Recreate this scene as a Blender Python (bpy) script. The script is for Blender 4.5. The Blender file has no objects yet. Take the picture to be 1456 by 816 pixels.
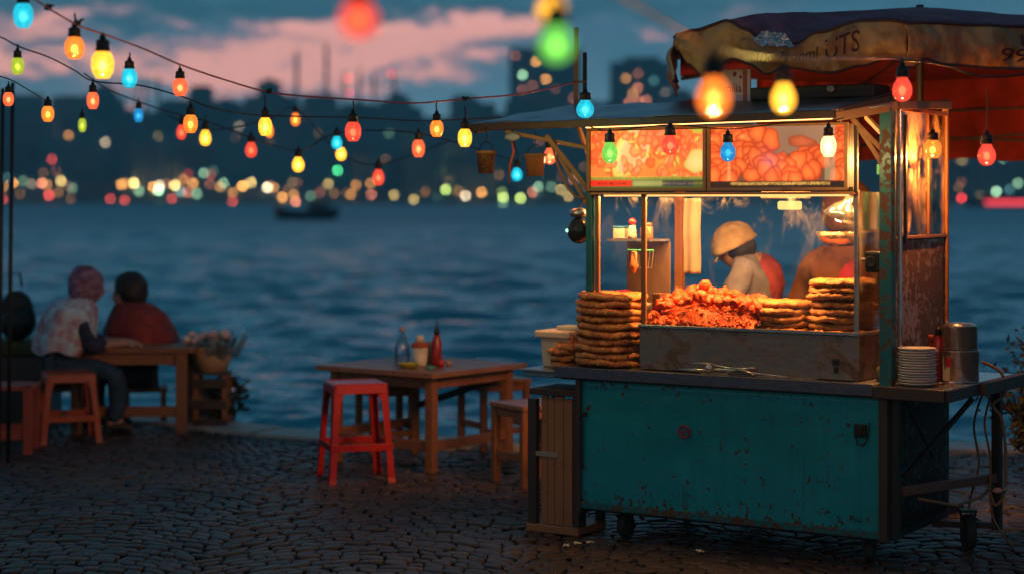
import bpy, bmesh, math, random
import numpy as np
from mathutils import Vector, Matrix, Euler, noise

SC = bpy.context.scene
COL = SC.collection
R = math.radians
random.seed(7)

# ------------------------------------------------------------------ camera
F = 2600.0          # focal length in photograph pixels (1456 wide)
CH = 1.75           # camera height
cam_d = bpy.data.cameras.new("camera"); cam = bpy.data.objects.new("camera", cam_d); COL.objects.link(cam)
cam.location = (0, 0, CH); cam.rotation_euler = (R(90), 0, 0)
cam_d.sensor_width = 36; cam_d.lens = F / 1456 * 36; cam_d.shift_y = -123 / 1456.0
cam_d.clip_start = 0.1; cam_d.clip_end = 6000
cam_d.dof.use_dof = True; cam_d.dof.focus_distance = 9.1; cam_d.dof.aperture_fstop = 1.15
SC.camera = cam

# ------------------------------------------------------------------ render look
SC.render.engine = 'CYCLES'
SC.cycles.use_denoising = True
try:
    SC.cycles.denoiser = 'OPENIMAGEDENOISE'; SC.cycles.denoising_prefilter = 'ACCURATE'
except Exception: pass
SC.cycles.use_adaptive_sampling = False
SC.cycles.max_bounces = 8; SC.cycles.diffuse_bounces = 3; SC.cycles.glossy_bounces = 3
SC.cycles.transparent_max_bounces = 24; SC.cycles.transmission_bounces = 4
SC.cycles.sample_clamp_indirect = 3.0; SC.cycles.sample_clamp_direct = 0
SC.cycles.caustics_reflective = False; SC.cycles.caustics_refractive = False
SC.view_settings.view_transform = 'Standard'; SC.view_settings.look = 'None'
SC.view_settings.gamma = 1; SC.view_settings.use_curve_mapping = False
SC.view_settings.exposure = 0.12

# ------------------------------------------------------------------ node helpers
def lin(r, g, b):
    f = lambda c: (c / 255 / 12.92) if c / 255 <= .04045 else ((c / 255 + .055) / 1.055) ** 2.4
    return (f(r), f(g), f(b), 1)

class NT:
    def __init__(s, nt): s.nt = nt; s.n = nt.nodes; s.l = nt.links
    def new(s, t, **kw):
        n = s.n.new(t)
        for k, v in kw.items():
            if k.startswith('_'): continue
            setattr(n, k, v)
        return n
    def put(s, sock, v):
        if v is None: return
        if isinstance(v, bpy.types.NodeSocket): s.l.new(v, sock)
        else:
            if isinstance(v, (tuple, list)) and sock.type == 'VECTOR': v = tuple(v)[:3]
            if isinstance(v, (tuple, list)) and sock.type == 'RGBA' and len(v) == 3: v = tuple(v) + (1,)
            sock.default_value = v
    def math(s, op, a, b=None, c=None, clamp=False):
        n = s.new('ShaderNodeMath', operation=op); n.use_clamp = clamp
        s.put(n.inputs[0], a); s.put(n.inputs[1], b); s.put(n.inputs[2], c); return n.outputs[0]
    def vmath(s, op, a, b=None, scale=None):
        n = s.new('ShaderNodeVectorMath', operation=op)
        s.put(n.inputs[0], a); s.put(n.inputs[1], b)
        if scale is not None: s.put(n.inputs['Scale'], scale)
        return n
    def mix(s, f, a, b, mode='MIX'):
        n = s.new('ShaderNodeMix', data_type='RGBA', blend_type=mode)
        s.put(n.inputs[0], f); s.put(n.inputs[6], a); s.put(n.inputs[7], b); return n.outputs[2]
    def noise(s, vec, scale, detail=3, rough=.5, dist=0):
        n = s.new('ShaderNodeTexNoise'); s.put(n.inputs['Vector'], vec)
        n.inputs['Scale'].default_value = scale; n.inputs['Detail'].default_value = detail
        n.inputs['Roughness'].default_value = rough; n.inputs['Distortion'].default_value = dist
        return n.outputs['Fac']
    def voro(s, vec, scale, feature='F1', out='Distance'):
        n = s.new('ShaderNodeTexVoronoi', feature=feature); s.put(n.inputs['Vector'], vec)
        n.inputs['Scale'].default_value = scale; return n.outputs[out]
    def ramp(s, f, stops, interp='LINEAR'):
        n = s.new('ShaderNodeValToRGB'); n.color_ramp.interpolation = interp
        e = n.color_ramp.elements
        while len(e) < len(stops): e.new(.5)
        for i, (p, c) in enumerate(stops):
            e[i].position = p; e[i].color = c if len(c) == 4 else tuple(c) + (1,)
        s.put(n.inputs[0], f); return n.outputs[0]
    def smooth(s, v, a, b, lo=0., hi=1.):
        n = s.new('ShaderNodeMapRange', interpolation_type='SMOOTHSTEP')
        s.put(n.inputs[0], v); s.put(n.inputs[1], a); s.put(n.inputs[2], b); s.put(n.inputs[3], lo); s.put(n.inputs[4], hi)
        return n.outputs[0]
    def scalev(s, vec, sc):
        n = s.new('ShaderNodeMapping'); s.put(n.inputs[0], vec); n.inputs['Scale'].default_value = sc; return n.outputs[0]
    def bump(s, h, strength, dist):
        n = s.new('ShaderNodeBump'); s.put(n.inputs['Height'], h)
        n.inputs['Strength'].default_value = strength; n.inputs['Distance'].default_value = dist; return n.outputs[0]

# ------------------------------------------------------------------ world: dusk sky
w = bpy.data.worlds.new("World"); SC.world = w; w.use_nodes = True
N = NT(w.node_tree); N.n.clear()
out = N.new('ShaderNodeOutputWorld'); bg = N.new('ShaderNodeBackground')
SUN_EL, SUN_ROT = R(1.0), R(-160)
sky = N.new('ShaderNodeTexSky', sky_type='NISHITA'); sky.sun_disc = False
sky.sun_elevation = SUN_EL; sky.sun_rotation = SUN_ROT
dirv = N.new('ShaderNodeTexCoord').outputs['Generated']
sep = N.new('ShaderNodeSeparateXYZ'); N.put(sep.inputs[0], dirv)
X, Y, Z = sep.outputs
# gradient of the overcast dusk by elevation
elev = N.math('MAXIMUM', Z, 0.0)
grad = N.ramp(elev, [(0.0, (.30, .36, .42)), (.035, (.24, .40, .50)), (.075, (.12, .26, .36)), (.11, (.09, .22, .32)), (.22, (.10, .27, .38)), (.42, (.035, .13, .20)),
                     (.6, (.05, .14, .21)), (1.0, (.06, .13, .18))])
# broad cloud structure all round (direction space, flattened towards the horizon)
stretch = N.scalev(dirv, (1.0, 1.0, 4.5))
c1 = N.noise(stretch, 2.6, 6, .55, .4)
cloudy = N.smooth(c1, .42, .66)
warp_az = N.noise(N.scalev(dirv, (1, 1, 2.2)), 26, 4, .6)
warp2 = N.noise(N.scalev(dirv, (1, 1, 3.0)), 60, 3, .6)
az = N.math('DIVIDE', X, N.math('MAXIMUM', N.math('ABSOLUTE', Y), .05))
front = N.smooth(Y, .2, .5)
wz = N.math('MULTIPLY', N.math('SUBTRACT', warp_az, .5), .045)
wz2 = N.math('MULTIPLY', N.math('SUBTRACT', warp2, .5), .016)
vv = N.math('ADD', N.math('ADD', N.math('DIVIDE', Z, N.math('MAXIMUM', N.math('ABSOLUTE', Y), .05)), wz), wz2)
uu = N.math('ADD', az, N.math('MULTIPLY', N.math('SUBTRACT', warp_az, .5), .10))
def blob(px, py, rx, ry):
    u0, v0 = (px - 728) / 2600, (285 - py) / 2600
    a = N.math('DIVIDE', N.math('SUBTRACT', uu, u0), rx / 2600)
    b = N.math('DIVIDE', N.math('SUBTRACT', vv, v0), ry / 2600)
    d = N.math('ADD', N.math('MULTIPLY', a, a), N.math('MULTIPLY', b, b))
    return N.math('POWER', 2.718, N.math('MULTIPLY', d, -1.0))
pinks = [(320, 92, 180, 44, 1.2), (500, 74, 150, 42, 1.4), (670, 52, 110, 28, 1.0), (90, 95, 150, 46, .62), (925, 50, 62, 17, .72),
         (60, 30, 90, 24, .55), (1065, 18, 90, 12, .30), (-150, 80, 220, 30, .9), (1500, 60, 300, 25, .35), (120, 150, 260, 30, .22), (620, 90, 70, 26, .5),
         (800, 88, 40, 10, .35)]
acc = None
for px, py, rx, ry, am in pinks:
    b = N.math('MULTIPLY', blob(px, py, rx, ry), am)
    acc = b if acc is None else N.math('ADD', acc, b)
acc = N.math('MULTIPLY', acc, front)
tear = N.noise(N.scalev(dirv, (1, 1, 3.5)), 42, 6, .68, .8)
tear2 = N.smooth(N.noise(N.scalev(dirv, (1, 1, 3.8)), 19, 5, .62, .9), .38, .62)
acc = N.math('MULTIPLY', acc, N.math('ADD', N.math('MULTIPLY', tear, 1.0), N.math('MULTIPLY_ADD', tear2, 1.05, -.12)))
pinkm = N.smooth(acc, .06, .95)
darks = [(260, 10, 330, 30, 1.0), (900, 10, 240, 26, .6), (640, 8, 200, 20, .5), (1200, 0, 300, 20, .5)]
dacc = None
for px, py, rx, ry, am in darks:
    b = N.math('MULTIPLY', blob(px, py, rx, ry), am)
    dacc = b if dacc is None else N.math('ADD', dacc, b)
dm = N.math('MULTIPLY', dacc, front, clamp=True)
skyc = N.mix(N.math('MULTIPLY', cloudy, .35), grad, (.16, .21, .28, 1))
skyc = N.mix(dm, skyc, (.052, .150, .210, 1))
skyc = N.mix(pinkm, skyc, N.ramp(acc, [(.10, (.52, .42, .50)), (.45, (1.25, .50, .48)), (1.0, (1.75, .64, .52))]))
# pinkish torn clouds higher up, what the waves mirror
hi = N.math('MULTIPLY', N.smooth(N.noise(N.scalev(dirv, (1, 1, 3)), 5.0, 5, .6, .5), .50, .68), N.smooth(Z, .10, .2))
hi = N.math('MULTIPLY', hi, N.smooth(Z, .75, .4))
skyc = N.mix(N.math('MULTIPLY', hi, .30), skyc, (.62, .42, .46, 1))
nis = N.vmath('SCALE', sky.outputs[0], None, .005).outputs[0]
tot = N.vmath('ADD', skyc, nis).outputs[0]
# unseen sky behind and overhead dimmed to deepen the darks, front kept bright
shade = N.math('MULTIPLY', N.smooth(Y, -.35, .35, .50, 1.0), N.smooth(Z, .25, .7, 1.0, .60))
tot = N.vmath('SCALE', N.vmath('MULTIPLY', tot, (.90, 1.12, 1.18)).outputs[0], None, shade).outputs[0]
N.put(bg.inputs[0], tot); bg.inputs[1].default_value = 1.0
N.l.new(bg.outputs[0], out.inputs[0])

# the last glow of the sun, low behind the camera's left shoulder
sd = bpy.data.lights.new("sun", 'SUN'); sd.energy = 0.05; sd.angle = R(12); sd.color = (1, .62, .5)
so = bpy.data.objects.new("sun", sd); COL.objects.link(so); so.rotation_euler = (R(80), 0, R(-25))

# ------------------------------------------------------------------ building helpers
def PX(px, py, Y):
    return Vector(((px - 728) * Y / F, Y, CH - (py - 285) * Y / F))
TH = R(32.9)
CT, ST = math.cos(TH), math.sin(TH)
OX, OY = 0.2304, 9.585
def CW(s, t, z=0.0):
    return Vector((OX + s * CT + t * ST, OY - s * ST + t * CT, z))
def S_of(px, t):
    k = (px - 728) / F
    return (k * (OY + t * CT) - OX - t * ST) / (CT + k * ST)
def Z_of(py, s, t):
    return CH - (py - 285) * (OY - s * ST + t * CT) / F

def tag(o, label, cat, group=None, kind=None):
    if label: o['label'] = label
    if cat: o['category'] = cat
    if group: o['group'] = group
    if kind: o['kind'] = kind
    return o
def thing(name, label, cat, loc=(0, 0, 0), rz=0.0, group=None):
    o = bpy.data.objects.new(name, None); COL.objects.link(o); o.empty_display_size = .1
    o.location = loc; o.rotation_euler = (0, 0, rz)
    return tag(o, label, cat, group)
def link(name, me, parent=None, loc=None, rot=None):
    o = bpy.data.objects.new(name, me); COL.objects.link(o)
    if parent: o.parent = parent
    if loc is not None: o.location = loc
    if rot is not None: o.rotation_euler = rot
    return o
def copy_tree(o, parent=None):
    c = o.copy(); COL.objects.link(c)
    if parent: c.parent = parent
    for ch in list(o.children): copy_tree(ch, c)
    return c

def frames(pts):
    pts = [Vector(p) for p in pts]; n = len(pts); T = []
    for i in range(n):
        d = (pts[min(i + 1, n - 1)] - pts[max(i - 1, 0)])
        T.append(d.normalized() if d.length > 1e-9 else Vector((0, 0, 1)))
    up = Vector((0, 0, 1)) if abs(T[0].z) < .9 else Vector((1, 0, 0))
    nrm = (up - T[0] * up.dot(T[0])).normalized(); fr = []
    for i in range(n):
        nrm = nrm - T[i] * nrm.dot(T[i])
        nrm = nrm.normalized() if nrm.length > 1e-6 else T[i].orthogonal().normalized()
        fr.append((pts[i], nrm, T[i].cross(nrm)))
    return fr

class MB:
    def __init__(s): s.v = []; s.f = []
    def add(s, vs, fs):
        b = len(s.v); s.v += [tuple(v) for v in vs]; s.f += [tuple(i + b for i in f) for f in fs]; return s
    def box(s, c, size, rot=None):
        hx, hy, hz = [q / 2 for q in size]; c = Vector(c)
        vs = [Vector((x, y, z)) for x in (-hx, hx) for y in (-hy, hy) for z in (-hz, hz)]
        if rot is not None: vs = [rot @ v for v in vs]
        return s.add([v + c for v in vs], [(0, 1, 3, 2), (4, 6, 7, 5), (0, 4, 5, 1), (2, 3, 7, 6), (0, 2, 6, 4), (1, 5, 7, 3)])
    def b2(s, x0, x1, y0, y1, z0, z1):
        return s.box(((x0 + x1) / 2, (y0 + y1) / 2, (z0 + z1) / 2), (abs(x1 - x0), abs(y1 - y0), abs(z1 - z0)))
    def beam(s, p0, p1, w, d, up=(0, 0, 1)):
        p0, p1 = Vector(p0), Vector(p1); z = (p1 - p0).normalized(); u = Vector(up)
        if abs(z.dot(u)) > .98: u = Vector((0, 1, 0))
        x = u.cross(z).normalized(); y = z.cross(x)
        vs = [p + x * a + y * b for p in (p0, p1) for a, b in ((-w / 2, -d / 2), (w / 2, -d / 2), (w / 2, d / 2), (-w / 2, d / 2))]
        return s.add(vs, [(3, 2, 1, 0), (4, 5, 6, 7), (0, 1, 5, 4), (1, 2, 6, 5), (2, 3, 7, 6), (3, 0, 4, 7)])
    def taper(s, p0, p1, a0, a1, b=None):
        # square leg tapering from width a0 to a1
        p0, p1 = Vector(p0), Vector(p1); vs = []
        for p, a in ((p0, a0), (p1, a1)):
            for x, y in ((-1, -1), (1, -1), (1, 1), (-1, 1)): vs.append(p + Vector((x * a / 2, y * (b or a) / 2, 0)))
        return s.add(vs, [(0, 1, 2, 3)[::-1] if p0.z < p1.z else (0, 1, 2, 3), (4, 5, 6, 7) if p0.z < p1.z else (7, 6, 5, 4), (0, 1, 5, 4), (1, 2, 6, 5), (2, 3, 7, 6), (3, 0, 4, 7)])
    def tube(s, pts, r, n=8, cap=True, flat=1.0):
        fr = frames(pts); vs = []; fs = []
        for i, (p, a, b) in enumerate(fr):
            rr = r[i] if isinstance(r, (list, tuple)) else r
            for k in range(n):
                t = 2 * math.pi * k / n; vs.append(p + a * (math.cos(t) * rr) + b * (math.sin(t) * rr * flat))
        for i in range(len(fr) - 1):
            for k in range(n):
                k2 = (k + 1) % n; fs.append((i * n + k, i * n + k2, (i + 1) * n + k2, (i + 1) * n + k))
        if cap: fs.append(tuple(range(n))[::-1]); fs.append(tuple((len(fr) - 1) * n + k for k in range(n)))
        return s.add(vs, fs)
    def lathe(s, prof, n=24, c=(0, 0, 0), jit=None, M=None):
        vs = []; fs = []; c = Vector(c)
        for i, (r, z) in enumerate(prof):
            for k in range(n):
                t = 2 * math.pi * k / n; v = Vector((math.cos(t) * r, math.sin(t) * r, z))
                if jit: v = jit(v, i, k)
                if M: v = M @ v
                vs.append(v + c)
        for i in range(len(prof) - 1):
            for k in range(n):
                k2 = (k + 1) % n; fs.append((i * n + k, i * n + k2, (i + 1) * n + k2, (i + 1) * n + k))
        if prof[0][0] > 1e-4: fs.append(tuple(range(n))[::-1])
        if prof[-1][0] > 1e-4: fs.append(tuple((len(prof) - 1) * n + k for k in range(n)))
        return s.add(vs, fs)
    def grid(s, fn, nu, nv):
        vs = [fn(i / nu, j / nv) for j in range(nv + 1) for i in range(nu + 1)]
        return s.add(vs, [(j * (nu + 1) + i, j * (nu + 1) + i + 1, (j + 1) * (nu + 1) + i + 1, (j + 1) * (nu + 1) + i) for j in range(nv) for i in range(nu)])
    def ball(s, c, r, sub=2, sc=(1, 1, 1), amp=0, freq=3, seed=0, M=None):
        bm = bmesh.new(); bmesh.ops.create_icosphere(bm, subdivisions=sub, radius=1); c = Vector(c)
        vs = []
        for v in bm.verts:
            p = v.co.copy()
            if amp: p *= 1 + amp * noise.noise(p * freq + Vector((seed * 7.1, seed * 3.3, seed)))
            p = Vector((p.x * sc[0] * r, p.y * sc[1] * r, p.z * sc[2] * r))
            if M: p = M @ p
            vs.append(p + c)
        bm.verts.index_update()
        fs = [tuple(v.index for v in f.verts) for f in bm.faces]; bm.free()
        return s.add(vs, fs)
    def mesh(s, name, mat, smooth=False, merge=False):
        me = bpy.data.meshes.new(name); me.from_pydata(s.v, [], s.f)
        if mat: me.materials.append(mat)
        if merge:
            bm = bmesh.new(); bm.from_mesh(me); bmesh.ops.remove_doubles(bm, verts=bm.verts, dist=1e-5)
            bmesh.ops.recalc_face_normals(bm, faces=bm.faces); bm.to_mesh(me); bm.free()
        if smooth: me.polygons.foreach_set('use_smooth', [True] * len(me.polygons))
        me.update(); return me
    def build(s, name, mat, parent=None, smooth=False, bevel=0, loc=None, rot=None, merge=False, sub=0, thick=0):
        o = link(name, s.mesh(name, mat, smooth, merge), parent, loc, rot)
        if thick:
            m = o.modifiers.new('solid', 'SOLIDIFY'); m.thickness = thick; m.offset = 0
        if bevel:
            m = o.modifiers.new('bevel', 'BEVEL'); m.width = bevel; m.segments = 2; m.limit_method = 'ANGLE'; m.angle_limit = R(40)
        if sub:
            m = o.modifiers.new('sub', 'SUBSURF'); m.levels = sub; m.render_levels = sub
        return o

def text_geo(s, size=1.0, ext=0.0, shear=0.0):
    cu = bpy.data.curves.new('t', 'FONT'); cu.body = s; cu.size = size; cu.extrude = ext; cu.align_x = 'LEFT'; cu.shear = shear; cu.resolution_u = 3
    o = bpy.data.objects.new('t', cu); COL.objects.link(o)
    dg = bpy.context.evaluated_depsgraph_get(); me = bpy.data.meshes.new_from_object(o.evaluated_get(dg))
    vs = [v.co.copy() for v in me.vertices]; fs = [tuple(p.vertices) for p in me.polygons]
    bpy.data.objects.remove(o); bpy.data.curves.remove(cu); bpy.data.meshes.remove(me)
    return vs, fs

def bake(o):
    dg = bpy.context.evaluated_depsgraph_get(); me = bpy.data.meshes.new_from_object(o.evaluated_get(dg))
    o.modifiers.clear(); old = o.data; o.data = me
    if old.users == 0: bpy.data.meshes.remove(old)
    me.polygons.foreach_set('use_smooth', [True] * len(me.polygons)); return o

def skin(name, joints, edges, mat, parent=None, root=None, sub=2, disp=0.0):
    names = list(joints); idx = {n: i for i, n in enumerate(names)}
    me = bpy.data.meshes.new(name); me.from_pydata([joints[n][0] for n in names], [(idx[a], idx[b]) for a, b in edges], [])
    me.materials.append(mat)
    o = link(name, me, parent)
    m = o.modifiers.new('skin', 'SKIN'); m.use_smooth_shade = True
    sv = me.skin_vertices[0].data
    for n in names:
        r = joints[n][1]; sv[idx[n]].radius = (r, r) if not isinstance(r, tuple) else r
        sv[idx[n]].use_root = (n == (root or names[0]))
    s2 = o.modifiers.new('sub', 'SUBSURF'); s2.levels = sub; s2.render_levels = sub
    bake(o)
    if disp:
        me = o.data; me.calc_loop_triangles()
        ns = [v.normal.copy() for v in me.vertices]
        for v, nn in zip(me.vertices, ns):
            v.co += nn * disp * (noise.noise(v.co * 9) + .6 * noise.noise(v.co * 21))
    return o

# ------------------------------------------------------------------ materials
MATS = {}
def mat(name, col=(.5, .5, .5), rough=.6, metal=0.0, fn=None, spec=.5):
    if name in MATS: return MATS[name]
    m = bpy.data.materials.new(name); m.use_nodes = True; T = NT(m.node_tree)
    b = T.n['Principled BSDF']
    b.inputs['Base Color'].default_value = tuple(col)[:3] + (1,); b.inputs['Roughness'].default_value = rough
    b.inputs['Metallic'].default_value = metal; b.inputs['Specular IOR Level'].default_value = spec
    oc = T.new('ShaderNodeTexCoord').outputs['Object']
    if fn: fn(T, b, oc)
    else:
        n = T.noise(oc, 9, 4, .6)
        T.put(b.inputs['Base Color'], T.mix(n, tuple(c * .72 for c in col[:3]) + (1,), tuple(min(1, c * 1.25) for c in col[:3]) + (1,)))
        T.put(b.inputs['Roughness'], T.math('MULTIPLY_ADD', n, .25, rough - .12))
        T.put(b.inputs['Normal'], T.bump(T.noise(oc, 60, 3), .25, .004))
    MATS[name] = m; return m

def emis(name, col, strength, sampling='NONE', var=0.0, transp=0.0, scale=60):
    if name in MATS: return MATS[name]
    m = bpy.data.materials.new(name); m.use_nodes = True; T = NT(m.node_tree); T.n.clear()
    o = T.new('ShaderNodeOutputMaterial'); e = T.new('ShaderNodeEmission'); T.put(e.inputs[0], tuple(col)[:3] + (1,))
    e.inputs[1].default_value = strength
    if var:
        oc = T.new('ShaderNodeTexCoord').outputs['Object']
        n = T.voro(oc, scale, 'SMOOTH_F1'); n2 = T.noise(oc, scale * 1.6, 3, .6)
        f = T.math('ADD', T.math('MULTIPLY', n, .9), T.math('MULTIPLY', n2, .6))
        T.put(e.inputs[1], T.math('MULTIPLY', T.math('MULTIPLY_ADD', T.math('SUBTRACT', f, .65), 2 * var, 1.0), strength))
    last = e.outputs[0]
    if transp:
        tr = T.new('ShaderNodeBsdfTransparent'); T.put(tr.inputs[0], tuple(min(1, .35 + c) for c in col[:3]) + (1,)); mx = T.new('ShaderNodeMixShader'); mx.inputs[0].default_value = transp
        T.l.new(last, mx.inputs[1]); T.l.new(tr.outputs[0], mx.inputs[2]); last = mx.outputs[0]
        gl = T.new('ShaderNodeBsdfGlossy'); gl.inputs['Roughness'].default_value = .15
        m2 = T.new('ShaderNodeMixShader'); m2.inputs[0].default_value = .06
        T.l.new(last, m2.inputs[1]); T.l.new(gl.outputs[0], m2.inputs[2]); last = m2.outputs[0]
    T.l.new(last, o.inputs[0])
    m.cycles.emission_sampling = sampling
    MATS[name] = m; return m

def glassmat(name, tint=(.9, .95, .95), refl=.10, dirt=.12, dirtcol=(.5, .45, .4)):
    if name in MATS: return MATS[name]
    m = bpy.data.materials.new(name); m.use_nodes = True; T = NT(m.node_tree); T.n.clear()
    o = T.new('ShaderNodeOutputMaterial'); tr = T.new('ShaderNodeBsdfTransparent'); T.put(tr.inputs[0], tint)
    gl = T.new('ShaderNodeBsdfGlossy'); gl.inputs['Roughness'].default_value = .04
    fr = T.new('ShaderNodeFresnel'); fr.inputs[0].default_value = 1.45
    f = T.math('ADD', T.math('MULTIPLY', fr.outputs[0], .8), refl * .3, clamp=True)
    mx = T.new('ShaderNodeMixShader'); T.put(mx.inputs[0], f); T.l.new(tr.outputs[0], mx.inputs[1]); T.l.new(gl.outputs[0], mx.inputs[2])
    oc = T.new('ShaderNodeTexCoord').outputs['Object']
    sm = T.smooth(T.noise(T.scalev(oc, (1, 1, .5)), 7, 5, .65, .6), .48, .78, 0, dirt)
    df0 = T.new('ShaderNodeBsdfDiffuse'); T.put(df0.inputs[0], dirtcol); tl = T.new('ShaderNodeBsdfTranslucent'); T.put(tl.inputs[0], dirtcol)
    df = T.new('ShaderNodeMixShader'); df.inputs[0].default_value = .6; T.l.new(df0.outputs[0], df.inputs[1]); T.l.new(tl.outputs[0], df.inputs[2])
    m2 = T.new('ShaderNodeMixShader'); T.put(m2.inputs[0], sm); T.l.new(mx.outputs[0], m2.inputs[1]); T.l.new(df.outputs[0], m2.inputs[2])
    T.l.new(m2.outputs[0], o.inputs[0]); MATS[name] = m; return m

def wood_fn(c1, c2, rough=.55, axis='z', gloss=0):
    def fn(T, b, oc):
        sc = {'z': (14, 14, 1.2), 'x': (1.2, 14, 14), 'y': (14, 1.2, 14)}[axis]
        v = T.scalev(oc, sc)
        n = T.noise(v, 1.6, 6, .65, 1.2); n2 = T.noise(oc, 3, 4, .6); d = T.smooth(T.noise(oc, 9, 5, .7), .55, .75)
        col = T.mix(n, c1, c2); col = T.mix(T.math('MULTIPLY', n2, .5), col, tuple(c * .35 for c in c1[:3]) + (1,))
        col = T.mix(T.math('MULTIPLY', d, .5), col, (.02, .015, .012, 1))
        T.put(b.inputs['Base Color'], col); T.put(b.inputs['Roughness'], T.math('MULTIPLY_ADD', n, .3, rough - .15))
        T.put(b.inputs['Normal'], T.bump(n, .5, .004))
    return fn
def paint_fn(paint, rust=(.09, .035, .018, 1), amount=.62, streak=True):
    def fn(T, b, oc):
        st = T.noise(T.scalev(oc, (22, 22, 1.1)), 1.0, 5, .7)
        big = T.noise(oc, 2.2, 4, .6)
        col = T.mix(big, tuple(c * .68 for c in paint[:3]) + (1,), tuple(c * 1.22 for c in paint[:3]) + (1,))
        col = T.mix(T.smooth(st, .45, .75, 0, .35), col, tuple(c * .45 for c in paint[:3]) + (1,))
        chips = T.noise(oc, 26, 6, .72, .3); area = T.noise(oc, 3.1, 3, .6)
        cm = T.smooth(T.math('MULTIPLY_ADD', area, .46, T.math('SUBTRACT', chips, .08)), amount + .13, amount + .16)
        # wear gathers near the lower edge, as paint there is knocked most
        sp = T.new('ShaderNodeSeparateXYZ'); T.put(sp.inputs[0], oc)
        low = T.smooth(sp.outputs[2], .32, .17, 0, .11)
        cm2 = T.smooth(T.math('ADD', chips, low), .63, .66)
        drip = T.math('MULTIPLY', T.smooth(T.noise(T.scalev(oc, (60, 60, 1.6)), 1.0, 3, .6), .60, .70, 0, .55), T.smooth(T.noise(oc, 2.6, 3, .6), .48, .62))
        col = T.mix(drip, col, (paint[0] * .5 + .02, paint[1] * .25, paint[2] * .22, 1))
        pale = T.smooth(T.noise(T.scalev(oc, (1, 1, .6)), 34, 5, .75), .60, .68, 0, .45)
        col = T.mix(pale, col, (paint[0] + .10, paint[1] * .9 + .06, paint[2] * .8 + .06, 1))
        m = T.math('MAXIMUM', cm, cm2)
        col = T.mix(m, col, rust)
        T.put(b.inputs['Base Color'], col)
        T.put(b.inputs['Roughness'], T.math('MULTIPLY_ADD', m, .35, .42))
        T.put(b.inputs['Normal'], T.bump(T.math('SUBTRACT', T.math('MULTIPLY', T.noise(oc, 5, 3), .6), T.math('MULTIPLY', m, .15)), .5, .01))
    return fn
def metal_fn(col, rough=.38, stain=(.05, .03, .02, 1), amount=.5):
    def fn(T, b, oc):
        n = T.noise(oc, 6, 6, .7, .5); n2 = T.noise(T.scalev(oc, (1, 1, 6)), 14, 4, .6)
        s = T.smooth(n, amount, amount + .2, 0, .85)
        c = T.mix(n2, tuple(q * .7 for q in col[:3]) + (1,), tuple(min(1, q * 1.2) for q in col[:3]) + (1,))
        T.put(b.inputs['Base Color'], T.mix(s, c, stain)); T.put(b.inputs['Metallic'], T.math('SUBTRACT', .9, T.math('MULTIPLY', s, .8)))
        T.put(b.inputs['Roughness'], T.math('ADD', T.math('MULTIPLY_ADD', n2, .2, rough - .1), T.math('MULTIPLY', s, .3)))
        T.put(b.inputs['Normal'], T.bump(n, .25, .006))
    return fn
def cloth_fn(c1, c2, scale=12):
    def fn(T, b, oc):
        n = T.noise(oc, scale, 4, .6, .4)
        T.put(b.inputs['Base Color'], T.mix(T.smooth(n, .35, .65), c1, c2)); b.inputs['Roughness'].default_value = .9
        b.inputs['Specular IOR Level'].default_value = .2
        T.put(b.inputs['Normal'], T.bump(T.noise(oc, 40, 4, .6), .5, .008))
    return fn

m_wood = mat('old_wood', fn=wood_fn((.22, .075, .025, 1), (.38, .15, .055, 1), axis='z'))
m_woodx = mat('old_wood_rail', fn=wood_fn((.22, .075, .025, 1), (.40, .16, .06, 1), axis='x'))
m_top = mat('table_wood', fn=wood_fn((.25, .105, .05, 1), (.40, .19, .10, 1), rough=.42, axis='x'))
m_darkwood = mat('dark_wood', fn=wood_fn((.035, .022, .016, 1), (.075, .045, .03, 1), axis='z'))
m_brace = mat('brace_wood', fn=wood_fn((.22, .11, .05, 1), (.4, .22, .10, 1), axis='x'))
m_teal = mat('teal_paint', fn=paint_fn((.004, .245, .295, 1), rust=(.055, .022, .014, 1), amount=.635))
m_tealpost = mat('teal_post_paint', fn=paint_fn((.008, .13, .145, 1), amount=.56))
m_steel = mat('worn_steel', fn=metal_fn((.40, .37, .36), .36))
m_trim = mat('counter_trim', fn=metal_fn((.20, .17, .19), .34, amount=.56))
m_bsteel = mat('bright_steel', fn=metal_fn((.62, .56, .50), .2, amount=.66))
m_black = mat('black_metal', (.02, .018, .018), .5, .3)
m_rubber = mat('rubber', (.018, .017, .017), .75)
m_roof = mat('roof_sheet', fn=metal_fn((.30, .36, .42), .42, stain=(.07, .07, .08, 1), amount=.55))
def scuffed(T, b, oc):
    n = T.noise(oc, 5, 5, .65); s = T.smooth(T.noise(T.scalev(oc, (1, 1, .4)), 42, 5, .75), .62, .70, 0, .55)
    T.put(b.inputs['Base Color'], T.mix(s, T.mix(n, (.34, .010, .012, 1), (.58, .022, .022, 1)), (.50, .20, .18, 1)))
    T.put(b.inputs['Roughness'], T.math('ADD', .34, T.math('MULTIPLY', s, .4))); T.put(b.inputs['Normal'], T.bump(n, .3, .004))
m_red = mat('red_plastic', fn=scuffed)
m_orange = mat('orange_red_plastic', (.40, .07, .03), .45)
m_foam = mat('white_foam', (.68, .56, .42), .7)
m_white = mat('white_melamine', (.72, .66, .58), .35)
m_skin = mat('skin', (.42, .22, .15), .55)
m_hair = mat('dark_hair', (.018, .012, .010), .6)
m_rope = mat('brown_cable', (.22, .11, .05), .7)
m_wicker = mat('wicker', fn=lambda T, b, oc: (T.put(b.inputs['Base Color'], T.mix(T.smooth(T.voro(T.scalev(oc, (1, 1, 2.4)), 70), .1, .5), (.32, .14, .055, 1), (.08, .03, .015, 1))),
               T.put(b.inputs['Normal'], T.bump(T.voro(T.scalev(oc, (1, 1, 2.4)), 70), .8, .006))))
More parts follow.
